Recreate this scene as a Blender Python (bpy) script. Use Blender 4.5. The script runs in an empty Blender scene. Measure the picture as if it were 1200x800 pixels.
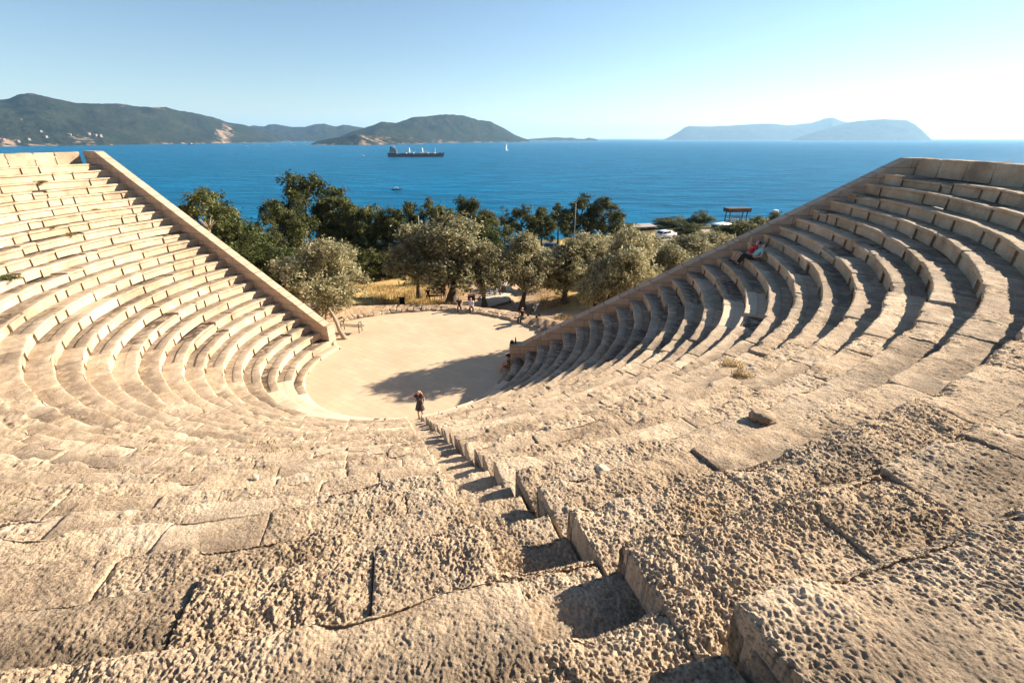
import bpy, bmesh, math, random
import numpy as np
from mathutils import Vector, Matrix

rnd = random.Random(11)
scene = bpy.context.scene
COL = scene.collection
PI = math.pi
rad = math.radians

# ------------------------------------------------------------------ frame of reference
EYE = 13.05                      # camera height above the orchestra floor (z = 0)
PITCH = rad(24.06)
CP, SP = math.cos(PITCH), math.sin(PITCH)
FPX = 533.3
CX, CY = -6.4, 25.1              # centre of the orchestra
SEA = -32.0
SUN_AZ, SUN_EL = rad(66), rad(25)
H = 0.43                         # row height
DR = 0.742                       # row depth


def Rn(n):
    return 24.28 + DR * (n - 26) if n != 1 else 5.98


def Zn(n):
    return n * H - 0.20


def ray(px, py):
    x = (px - 600) / FPX
    y = (py - 400) / FPX
    return x, CP - y * SP, SP + y * CP          # right, forward, down per unit depth


def at(px, py, z=0.0):
    x, f, d = ray(px, py)
    k = (EYE - z) / d
    return Vector((x * k, f * k, z))


def at_dist(px, py, Y):
    x, f, d = ray(px, py)
    k = Y / f
    return Vector((x * k, Y, EYE - d * k))


# ------------------------------------------------------------------ numpy noise
def _hash(ix, iy, iz, seed):
    h = (ix.astype(np.uint32) * np.uint32(374761393) + iy.astype(np.uint32) * np.uint32(668265263)
         + iz.astype(np.uint32) * np.uint32(2246822519) + np.uint32((seed * 3266489917) & 0xffffffff))
    h = (h ^ (h >> np.uint32(13))) * np.uint32(1274126177)
    h = (h ^ (h >> np.uint32(16))) * np.uint32(2654435761)
    h = h ^ (h >> np.uint32(15))
    return h.astype(np.float32) * np.float32(1.0 / 4294967296.0)


def vnoise(p, seed=0):
    i = np.floor(p)
    f = (p - i).astype(np.float32)
    i = i.astype(np.int64)
    f = f * f * (3 - 2 * f)
    x0, y0, z0 = i[:, 0], i[:, 1], i[:, 2]
    out = 0
    for dx in (0, 1):
        wx = f[:, 0] if dx else 1 - f[:, 0]
        for dy in (0, 1):
            wy = f[:, 1] if dy else 1 - f[:, 1]
            for dz in (0, 1):
                wz = f[:, 2] if dz else 1 - f[:, 2]
                out = out + _hash(x0 + dx, y0 + dy, z0 + dz, seed) * wx * wy * wz
    return out


def fbm(p, octv=4, seed=0, gain=0.5):
    a, s, t = 1.0, 0.0, 0.0
    q = np.array(p, dtype=np.float64)
    for o in range(octv):
        s = s + a * (vnoise(q, seed + o * 17) - 0.5)
        t += a
        a *= gain
        q = q * 2.03 + 11.7
    return s / t * 2                       # about -1 .. 1


def worley(p, seed=0):
    i = np.floor(p).astype(np.int64)
    f = p - i
    d1 = np.full(len(p), 9.0, dtype=np.float32)
    for dx in (-1, 0, 1):
        for dy in (-1, 0, 1):
            for dz in (-1, 0, 1):
                a, b, c = i[:, 0] + dx, i[:, 1] + dy, i[:, 2] + dz
                qx = dx + _hash(a, b, c, seed) - f[:, 0]
                qy = dy + _hash(a, b, c, seed + 1) - f[:, 1]
                qz = dz + _hash(a, b, c, seed + 2) - f[:, 2]
                d1 = np.minimum(d1, qx * qx + qy * qy + qz * qz)
    return np.sqrt(d1)


def sstep(a, b, x):
    t = np.clip((x - a) / (b - a), 0, 1)
    return t * t * (3 - 2 * t)


# ------------------------------------------------------------------ object helpers
def link(o, parent=None):
    COL.objects.link(o)
    if parent is not None:
        o.parent = parent
    return o


def mesh_np(name, V, F, mat=None, parent=None, smooth=True, attr=None, attr_name='blk'):
    V = np.asarray(V, dtype=np.float32)
    F = np.asarray(F, dtype=np.int32)
    me = bpy.data.meshes.new(name)
    k = F.shape[1]
    me.vertices.add(len(V))
    me.vertices.foreach_set('co', V.ravel())
    me.loops.add(F.size)
    me.loops.foreach_set('vertex_index', F.ravel())
    me.polygons.add(len(F))
    me.polygons.foreach_set('loop_start', np.arange(0, F.size, k, dtype=np.int32))
    me.polygons.foreach_set('loop_total', np.full(len(F), k, dtype=np.int32))
    me.polygons.foreach_set('use_smooth', np.full(len(F), smooth, dtype=bool))
    me.update(calc_edges=True)
    if attr is not None:
        a = me.attributes.new(attr_name, 'FLOAT_COLOR', 'POINT')
        a.data.foreach_set('color', np.asarray(attr, dtype=np.float32).ravel())
    if mat:
        me.materials.append(mat)
    return link(bpy.data.objects.new(name, me), parent)


def obj_bm(name, bm, mat=None, parent=None, smooth=False):
    bmesh.ops.recalc_face_normals(bm, faces=bm.faces)
    me = bpy.data.meshes.new(name)
    bm.to_mesh(me)
    bm.free()
    if smooth:
        for p in me.polygons:
            p.use_smooth = True
    if mat:
        me.materials.append(mat)
    return link(bpy.data.objects.new(name, me), parent)


def empty(name, loc=(0, 0, 0), rz=0.0):
    o = bpy.data.objects.new(name, None)
    o.location = loc
    o.rotation_euler = (0, 0, rz)
    o.empty_display_size = 0.3
    return link(o)


def tag(o, label=None, cat=None, group=None, kind=None):
    if label: o['label'] = label
    if cat: o['category'] = cat
    if group: o['group'] = group
    if kind: o['kind'] = kind
    return o


def add_box(bm, c, s, rz=0.0, bevel=0.0, rx=0.0, ry=0.0):
    m = Matrix.Translation(c) @ Matrix.Rotation(rz, 4, 'Z') @ Matrix.Rotation(ry, 4, 'Y') @ Matrix.Rotation(rx, 4, 'X') \
        @ Matrix.Diagonal((s[0], s[1], s[2], 1))
    r = bmesh.ops.create_cube(bm, size=1.0, matrix=m)
    if bevel:
        es = list({e for v in r['verts'] for e in v.link_edges})
        bmesh.ops.bevel(bm, geom=es, offset=bevel, segments=2, affect='EDGES', profile=0.6)


def add_tube(bm, pts, radii, seg=7, cap=True):
    pts = [Vector(p) for p in pts]
    if not hasattr(radii, '__len__'):
        radii = [radii] * len(pts)
    rings = []
    up = Vector((0.13, 0.21, 0.97)).normalized()
    for i, p in enumerate(pts):
        d = (pts[min(i + 1, len(pts) - 1)] - pts[max(i - 1, 0)])
        if d.length < 1e-6:
            d = Vector((0, 0, 1))
        d.normalize()
        a = d.cross(up)
        if a.length < 0.05:
            a = d.cross(Vector((1, 0, 0)))
        a.normalize()
        b = d.cross(a)
        rings.append([bm.verts.new(p + (a * math.cos(2 * PI * j / seg) + b * math.sin(2 * PI * j / seg)) * radii[i])
                      for j in range(seg)])
    for r0, r1 in zip(rings, rings[1:]):
        for j in range(seg):
            bm.faces.new((r0[j], r0[(j + 1) % seg], r1[(j + 1) % seg], r1[j]))
    if cap:
        bm.faces.new(rings[0][::-1])
        bm.faces.new(rings[-1])


def add_prism(bm, prof, axis_pts):
    """prof: closed list of (a, z); axis_pts: list of (x offset, scale) - extrudes the y-z profile along x."""
    rings = [[bm.verts.new((x, a * s, z)) for a, z in prof] for x, s in axis_pts]
    n = len(prof)
    for r0, r1 in zip(rings, rings[1:]):
        for j in range(n):
            bm.faces.new((r0[j], r0[(j + 1) % n], r1[(j + 1) % n], r1[j]))
    bm.faces.new(rings[0][::-1])
    bm.faces.new(rings[-1])


def copy_tree(o, parent=None):
    c = o.copy()
    COL.objects.link(c)
    c.parent = parent
    for ch in list(o.children):
        copy_tree(ch, c)
    return c


# ------------------------------------------------------------------ materials
class NT:
    def __init__(self, name):
        self.m = bpy.data.materials.new(name)
        self.m.use_nodes = True
        self.t = self.m.node_tree
        self.b = self.t.nodes['Principled BSDF']
        self.out = self.t.nodes['Material Output']

    def n(self, kind, **kw):
        nd = self.t.nodes.new(kind)
        for k, v in kw.items():
            if k.startswith('_'):
                setattr(nd, k[1:], v)
            else:
                nd.inputs[k.replace('__', ' ')].default_value = v
        return nd

    def l(self, a, b):
        self.t.links.new(a, b)

    def coord(self, kind='Object'):
        return self.n('ShaderNodeTexCoord').outputs[kind]

    def noise(self, vec, scale, detail=5, rough=0.55, dist=0.0):
        nd = self.n('ShaderNodeTexNoise', Scale=scale, Detail=detail, Roughness=rough, Distortion=dist)
        self.l(vec, nd.inputs['Vector'])
        return nd.outputs['Fac']

    def ramp(self, fac, stops):
        nd = self.n('ShaderNodeValToRGB')
        cr = nd.color_ramp
        while len(cr.elements) < len(stops):
            cr.elements.new(0.5)
        for e, (p, c) in zip(cr.elements, stops):
            e.position = p
            e.color = (c, c, c, 1) if not hasattr(c, '__len__') else (c[0], c[1], c[2], 1)
        self.l(fac, nd.inputs['Fac'])
        return nd.outputs['Color']

    def mix(self, fac, a, b, mode='MIX'):
        nd = self.n('ShaderNodeMix', _data_type='RGBA', _blend_type=mode)
        for s, v in ((nd.inputs[0], fac), (nd.inputs[6], a), (nd.inputs[7], b)):
            if hasattr(v, 'is_linked'):
                self.l(v, s)
            elif hasattr(v, '__len__'):
                s.default_value = (v[0], v[1], v[2], 1)
            else:
                s.default_value = v
        return nd.outputs[2]

    def math(self, op, a, b=0.0, clamp=False):
        nd = self.n('ShaderNodeMath', _operation=op, _use_clamp=clamp)
        for s, v in ((nd.inputs[0], a), (nd.inputs[1], b)):
            if hasattr(v, 'is_linked'):
                self.l(v, s)
            else:
                s.default_value = v
        return nd.outputs[0]

    def bump(self, h, strength=0.5, dist=0.02, normal=None):
        nd = self.n('ShaderNodeBump', Strength=strength, Distance=dist)
        self.l(h, nd.inputs['Height'])
        if normal is not None:
            self.l(normal, nd.inputs['Normal'])
        return nd.outputs['Normal']

    def map(self, vec, scale=(1, 1, 1), rot=(0, 0, 0)):
        nd = self.n('ShaderNodeMapping', Scale=scale, Rotation=rot)
        self.l(vec, nd.inputs['Vector'])
        return nd.outputs['Vector']


def simple(name, col, rough=0.6, metal=0.0, var=0.12, scale=6.0):
    m = NT(name)
    c = m.coord()
    f = m.noise(c, scale, 4)
    v = m.ramp(f, [(0.3, [x * (1 - var) for x in col]), (0.7, [min(1, x * (1 + var)) for x in col])])
    m.l(v, m.b.inputs['Base Color'])
    m.b.inputs['Roughness'].default_value = rough
    m.b.inputs['Metallic'].default_value = metal
    return m.m


def make_stone():
    m = NT('weathered_limestone')
    c = m.coord()
    a = m.n('ShaderNodeAttribute', _attribute_name='blk')
    sep = m.n('ShaderNodeSeparateColor')
    m.l(a.outputs['Color'], sep.inputs[0])
    tone, smooth, stain_shade = sep.outputs[0], sep.outputs[1], sep.outputs[2]
    n1 = m.noise(c, 0.9, 6, 0.6)
    base = m.ramp(n1, [(0.3, (0.52, 0.37, 0.232)), (0.5, (0.67, 0.495, 0.33)), (0.72, (0.79, 0.63, 0.46))])
    n2 = m.noise(c, 5.5, 7, 0.65)
    base = m.mix(m.ramp(n2, [(0.38, 0.0), (0.7, 0.55)]), base, (0.72, 0.56, 0.40))
    # ochre iron stains
    n5 = m.noise(c, 1.7, 5, 0.6)
    base = m.mix(m.ramp(n5, [(0.56, 0.0), (0.74, 0.55)]), base, (0.50, 0.33, 0.19))
    # grey weathering, strongest on horizontal faces, with tread shade painted in
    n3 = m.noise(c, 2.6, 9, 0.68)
    crust_shade = m.math('MULTIPLY', m.ramp(n3, [(0.30, 0.0), (0.52, 1.0)]), stain_shade)
    base = m.mix(crust_shade, base, (0.085, 0.066, 0.052))
    n7 = m.noise(c, 0.55, 6, 0.62)
    base = m.mix(m.math('MULTIPLY', m.ramp(n7, [(0.50, 0.0), (0.64, 0.50)]), m.math('SUBTRACT', 1.0, smooth)), base, (0.22, 0.165, 0.115))
    # black lichen specks
    n4 = m.noise(c, 46, 6, 0.75)
    sp = m.math('MULTIPLY', m.ramp(n4, [(0.50, 0.0), (0.585, 0.92)]), m.math('SUBTRACT', 1.0, smooth), True)
    n6 = m.noise(c, 1.1, 3)
    sp = m.math('MULTIPLY', sp, m.ramp(n6, [(0.3, 0.35), (0.6, 1.0)]))
    base = m.mix(sp, base, (0.15, 0.105, 0.07))
    # pale fresh stone
    base = m.mix(m.math('MULTIPLY', smooth, 0.75), base, (0.70, 0.56, 0.41))
    hs = m.mix(1.0, base, tone, 'MULTIPLY')
    m.l(hs, m.b.inputs['Base Color'])
    m.b.inputs['Roughness'].default_value = 0.92
    m.b.inputs['Specular IOR Level'].default_value = 0.2
    hb = m.math('ADD', m.noise(c, 70, 8, 0.7), m.math('MULTIPLY', m.noise(c, 22, 5, 0.6), 0.8))
    amt = m.math('SUBTRACT', 1.0, m.math('MULTIPLY', smooth, 0.7))
    m.l(m.bump(m.math('MULTIPLY', hb, amt), 1.0, 0.018), m.b.inputs['Normal'])
    return m.m


def make_wallstone():
    m = NT('dressed_masonry')
    c = m.coord()
    sx = m.n('ShaderNodeSeparateXYZ')
    m.l(c, sx.inputs[0])
    cmb = m.n('ShaderNodeCombineXYZ')
    wob = m.math('MULTIPLY', m.noise(c, 1.1, 2), 0.10)
    m.l(m.math('ADD', sx.outputs[0], wob), cmb.inputs[0])
    m.l(m.math('ADD', sx.outputs[2], wob), cmb.inputs[1])
    br = m.n('ShaderNodeTexBrick', Scale=1.0, Mortar__Size=0.012, Brick__Width=1.25, Row__Height=0.47, Bias=0.0,
             _offset=0.43, _squash=1.4, _squash_frequency=3)
    br.inputs['Mortar Smooth'].default_value = 0.25
    br.inputs['Color1'].default_value = (0.46, 0.335, 0.235, 1)
    br.inputs['Color2'].default_value = (0.57, 0.425, 0.305, 1)
    br.inputs['Mortar'].default_value = (0.17, 0.13, 0.10, 1)
    m.l(cmb.outputs[0], br.inputs['Vector'])
    n3 = m.noise(c, 2.3, 8, 0.66)
    col = m.mix(m.ramp(n3, [(0.45, 0.0), (0.72, 0.6)]), br.outputs['Color'], (0.30, 0.225, 0.16))
    n4 = m.noise(c, 26, 6, 0.7)
    col = m.mix(m.ramp(n4, [(0.58, 0.0), (0.72, 0.5)]), col, (0.2, 0.15, 0.11))
    m.l(col, m.b.inputs['Base Color'])
    m.b.inputs['Roughness'].default_value = 0.9
    m.b.inputs['Specular IOR Level'].default_value = 0.2
    hb = m.math('SUBTRACT', m.math('MULTIPLY', m.noise(c, 30, 7, 0.65), 0.6), br.outputs['Fac'])
    m.l(m.bump(hb, 0.8, 0.02), m.b.inputs['Normal'])
    return m.m


def make_floor():
    m = NT('orchestra_paving')
    c = m.coord()
    v = m.map(c, (1, 1, 1), (0, 0, rad(33)))
    br = m.n('ShaderNodeTexBrick', Scale=1.0, Mortar__Size=0.011, Brick__Width=1.05, Row__Height=0.42, _offset=0.5)
    br.inputs['Color1'].default_value = (0.56, 0.425, 0.295, 1)
    br.inputs['Color2'].default_value = (0.63, 0.475, 0.32, 1)
    br.inputs['Mortar'].default_value = (0.46, 0.345, 0.23, 1)
    m.l(v, br.inputs['Vector'])
    col = m.mix(m.ramp(m.noise(c, 0.5, 7, 0.65), [(0.38, 0.0), (0.7, 0.6)]), br.outputs['Color'], (0.47, 0.345, 0.225))
    col = m.mix(m.ramp(m.noise(c, 8, 6, 0.7), [(0.55, 0.0), (0.75, 0.3)]), col, (0.40, 0.31, 0.22))
    m.l(col, m.b.inputs['Base Color'])
    m.b.inputs['Roughness'].default_value = 0.9
    m.b.inputs['Specular IOR Level'].default_value = 0.2
    m.l(m.bump(m.math('SUBTRACT', m.noise(c, 20, 6), br.outputs['Fac']), 0.35, 0.01), m.b.inputs['Normal'])
    return m.m


def make_ground():
    m = NT('dry_ground')
    c = m.coord()
    a = m.n('ShaderNodeAttribute', _attribute_name='blk')
    sep = m.n('ShaderNodeSeparateColor')
    m.l(a.outputs['Color'], sep.inputs[0])
    n1 = m.noise(c, 0.6, 7, 0.65)
    dirt = m.ramp(n1, [(0.35, (0.34, 0.225, 0.14)), (0.55, (0.47, 0.335, 0.22)), (0.75, (0.56, 0.43, 0.30))])
    n2 = m.noise(c, 1.6, 7, 0.7)
    grass = m.ramp(n2, [(0.3, (0.30, 0.19, 0.08)), (0.5, (0.53, 0.36, 0.14)), (0.75, (0.62, 0.45, 0.2))])
    scrub = m.ramp(n2, [(0.3, (0.045, 0.05, 0.022)), (0.55, (0.11, 0.10, 0.045)), (0.75, (0.27, 0.2, 0.1))])
    g = m.math('ADD', sep.outputs[0], m.math('MULTIPLY', m.math('SUBTRACT', n1, 0.5), 1.4), True)
    col = m.mix(m.ramp(g, [(0.4, 0.0), (0.6, 1.0)]), dirt, grass)
    s = m.math('ADD', sep.outputs[1], m.math('MULTIPLY', m.math('SUBTRACT', n2, 0.5), 0.8), True)
    col = m.mix(m.ramp(s, [(0.4, 0.0), (0.6, 1.0)]), col, scrub)
    m.l(col, m.b.inputs['Base Color'])
    m.b.inputs['Roughness'].default_value = 0.95
    m.b.inputs['Specular IOR Level'].default_value = 0.1
    m.l(m.bump(m.noise(c, 4, 9, 0.7), 0.7, 0.12), m.b.inputs['Normal'])
    return m.m


def make_sea():
    m = NT('sea_water')
    c = m.coord()
    w1 = m.noise(m.map(c, (0.022, 0.075, 0.05), (0, 0, rad(8))), 1.0, 6, 0.6, 0.4)
    w2 = m.noise(m.map(c, (0.16, 0.42, 0.3), (0, 0, rad(-6))), 1.0, 4, 0.6, 0.3)
    big = m.noise(m.map(c, (0.0012, 0.0035, 0.001), (0, 0, rad(15))), 1.0, 4, 0.55)
    col = m.ramp(w1, [(0.3, (0.0, 0.070, 0.155)), (0.5, (0.0, 0.120, 0.258)), (0.72, (0.001, 0.19, 0.37))])
    col = m.mix(m.ramp(big, [(0.4, 0.0), (0.65, 0.35)]), col, (0.004, 0.10, 0.19))
    m.l(col, m.b.inputs['Base Color'])
    m.b.inputs['Roughness'].default_value = 0.3
    m.b.inputs['Specular IOR Level'].default_value = 0.012
    m.b.inputs['IOR'].default_value = 1.33
    h = m.math('ADD', m.math('MULTIPLY', w1, 2.2), m.math('MULTIPLY', w2, 0.5))
    m.l(m.bump(h, 0.9, 3.0), m.b.inputs['Normal'])
    return m.m


def make_hill(name, green, green2, rock):
    m = NT(name)
    c = m.coord()
    a = m.n('ShaderNodeAttribute', _attribute_name='blk')
    sep = m.n('ShaderNodeSeparateColor')
    m.l(a.outputs['Color'], sep.inputs[0])
    n1 = m.noise(c, 0.006, 8, 0.65)
    n2 = m.noise(c, 0.045, 6, 0.75)
    col = m.mix(m.ramp(n1, [(0.35, 0.0), (0.65, 1.0)]), green, green2)
    col = m.mix(m.ramp(n2, [(0.42, 0.0), (0.60, 0.85)]), col, [x * 0.35 for x in green])
    r = m.math('ADD', sep.outputs[0], m.math('MULTIPLY', m.math('SUBTRACT', m.noise(c, 0.016, 8, 0.72), 0.5), 1.9), True)
    col = m.mix(m.ramp(r, [(0.42, 0.0), (0.66, 0.9)]), col, rock)
    m.l(col, m.b.inputs['Base Color'])
    m.b.inputs['Roughness'].default_value = 1.0
    m.b.inputs['Specular IOR Level'].default_value = 0.0
    m.l(m.bump(m.noise(c, 0.03, 8, 0.7), 0.9, 14.0), m.b.inputs['Normal'])
    return m.m


def make_leaf(name, dark, mid, light, trans=0.25):
    m = NT(name)
    a = m.n('ShaderNodeAttribute', _attribute_name='blk')
    sep = m.n('ShaderNodeSeparateColor')
    m.l(a.outputs['Color'], sep.inputs[0])
    oi = m.n('ShaderNodeObjectInfo')
    f = m.math('ADD', sep.outputs[0], m.math('MULTIPLY', m.math('SUBTRACT', oi.outputs['Random'], 0.5), 0.25), True)
    col = m.ramp(f, [(0.1, dark), (0.5, mid), (0.95, light)])
    m.l(col, m.b.inputs['Base Color'])
    m.b.inputs['Roughness'].default_value = 0.6
    m.b.inputs['Specular IOR Level'].default_value = 0.25
    tr = m.n('ShaderNodeBsdfTranslucent')
    m.l(col, tr.inputs['Color'])
    mx = m.n('ShaderNodeMixShader', Fac=trans)
    m.l(m.b.outputs[0], mx.inputs[1])
    m.l(tr.outputs[0], mx.inputs[2])
    m.l(mx.outputs[0], m.out.inputs['Surface'])
    return m.m


def make_bark(name, a, b):
    m = NT(name)
    c = m.coord()
    n = m.noise(m.map(c, (1, 1, 0.25)), 22, 7, 0.7)
    m.l(m.ramp(n, [(0.3, a), (0.7, b)]), m.b.inputs['Base Color'])
    m.b.inputs['Roughness'].default_value = 0.95
    m.l(m.bump(n, 0.8, 0.03), m.b.inputs['Normal'])
    return m.m


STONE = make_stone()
WALLSTONE = make_wallstone()
FLOORM = make_floor()
GROUND = make_ground()
SEAM = make_sea()
HILLM = make_hill('scrub_hillside', (0.018, 0.026, 0.014), (0.050, 0.050, 0.027), (0.40, 0.27, 0.18))
ISLM = make_hill('island_scrub', (0.050, 0.060, 0.040), (0.09, 0.09, 0.06), (0.34, 0.29, 0.23))
OLIVE = make_leaf('olive_leaves', (0.10, 0.095, 0.045), (0.30, 0.27, 0.14), (0.58, 0.52, 0.32), 0.35)
PINE = make_leaf('pine_needles', (0.022, 0.028, 0.010), (0.085, 0.095, 0.028), (0.22, 0.215, 0.07), 0.32)
BUSH = make_leaf('bush_leaves', (0.022, 0.032, 0.010), (0.075, 0.095, 0.026), (0.16, 0.175, 0.055), 0.3)
DRYLEAF = make_leaf('dry_stems', (0.22, 0.15, 0.06), (0.46, 0.33, 0.14), (0.66, 0.50, 0.24), 0.2)
WEEDM = make_leaf('weed_leaves', (0.10, 0.09, 0.03), (0.22, 0.19, 0.07), (0.38, 0.32, 0.14), 0.2)
BARK = make_bark('olive_bark', (0.035, 0.028, 0.022), (0.13, 0.105, 0.08))
PALEBARK = make_bark('pale_bark', (0.16, 0.12, 0.085), (0.42, 0.34, 0.25))
SKIN = simple('skin', (0.46, 0.27, 0.185), 0.55, 0, 0.06)
BLACKCLOTH = simple('black_cloth', (0.018, 0.017, 0.02), 0.85, 0, 0.25, 14)
GREYCLOTH = simple('charcoal_dress', (0.05, 0.045, 0.055), 0.85, 0, 0.4, 22)
REDCLOTH = simple('red_cloth', (0.42, 0.02, 0.03), 0.8, 0, 0.2, 12)
TEALCLOTH = simple('teal_cloth', (0.22, 0.50, 0.52), 0.8, 0, 0.1, 12)
WHITECLOTH = simple('white_cloth', (0.75, 0.74, 0.72), 0.8, 0, 0.06, 12)
BLUECLOTH = simple('pale_blue_cloth', (0.45, 0.50, 0.66), 0.8, 0, 0.1, 12)
BROWNCLOTH = simple('brown_cloth', (0.14, 0.075, 0.05), 0.85, 0, 0.2, 12)
DARKHAIR = simple('dark_hair', (0.012, 0.010, 0.010), 0.5, 0, 0.3, 30)
AUBURN = simple('auburn_hair', (0.26, 0.11, 0.045), 0.5, 0, 0.35, 30)
WOOD = simple('weathered_wood', (0.30, 0.21, 0.14), 0.8, 0, 0.3, 18)
DARKWOOD = simple('dark_wood', (0.085, 0.045, 0.032), 0.8, 0, 0.3, 18)
IRON = simple('dark_iron', (0.03, 0.028, 0.027), 0.5, 0.6, 0.2)
GLASSM = simple('dark_car_glass', (0.015, 0.018, 0.022), 0.08, 0, 0.05)
RUBBER = simple('tyre_rubber', (0.02, 0.02, 0.02), 0.85)
ALLOY = simple('wheel_metal', (0.45, 0.45, 0.46), 0.35, 0.8, 0.05)
WHITEPAINT = simple('white_paint', (0.80, 0.80, 0.79), 0.3, 0, 0.03)
BLUEPAINT = simple('slate_blue_paint', (0.10, 0.14, 0.22), 0.25, 0.3, 0.05)
NAVYPAINT = simple('dark_blue_paint', (0.025, 0.035, 0.07), 0.25, 0.3, 0.05)
LAMPGLASS = simple('lamp_lens', (0.7, 0.72, 0.72), 0.2)
REDPLASTIC = simple('red_lens', (0.4, 0.02, 0.02), 0.3)
HULLBLACK = simple('hull_dark', (0.030, 0.032, 0.040), 0.6, 0, 0.2, 0.1)
HULLRED = simple('hull_red', (0.24, 0.055, 0.05), 0.6, 0, 0.25, 0.1)
SHIPGREY = simple('ship_grey', (0.36, 0.36, 0.36), 0.6, 0, 0.1, 0.1)
SHIPWHITE = simple('ship_white', (0.80, 0.79, 0.76), 0.6, 0, 0.05, 0.1)
FUNNELM = simple('funnel_dark', (0.035, 0.045, 0.07), 0.6, 0, 0.1, 0.1)
ROOFPALE = simple('pale_roof', (0.34, 0.31, 0.28), 0.7, 0, 0.1)
REDBROWN = simple('red_brown_board', (0.15, 0.045, 0.035), 0.75, 0, 0.25, 8)
ROOFTILE = simple('roof_tile', (0.38, 0.17, 0.10), 0.85, 0, 0.2, 1)
POLEM = simple('galvanised_pole', (0.25, 0.25, 0.24), 0.5, 0.5, 0.1)
VILLAWALL = simple('villa_plaster', (0.30, 0.27, 0.23), 0.8, 0, 0.15, 0.05)
ROADM = simple('pale_asphalt', (0.27, 0.235, 0.195), 0.95, 0, 0.2, 1.2)
BEACHM = simple('far_rock', (0.45, 0.36, 0.27), 0.95, 0, 0.25, 0.02)

# ------------------------------------------------------------------ theatre
A_L, B_L = Vector((-5.9, 2.9)), Vector((-23.3, 9.9))       # inner lines of the two retaining walls, relative to the centre
A_R, B_R = Vector((6.24, 0.3)), Vector((25.9, -1.0))


def line_theta(A, B, R):
    d = (B - A).normalized()
    b = A.dot(d)
    c = A.length_squared - R * R
    t = -b + math.sqrt(max(0.0, b * b - c))
    p = A + d * t
    return math.atan2(p.y, p.x)


STAIR_R = rad(-73.2)
STAIR_W = 0.62


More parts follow.
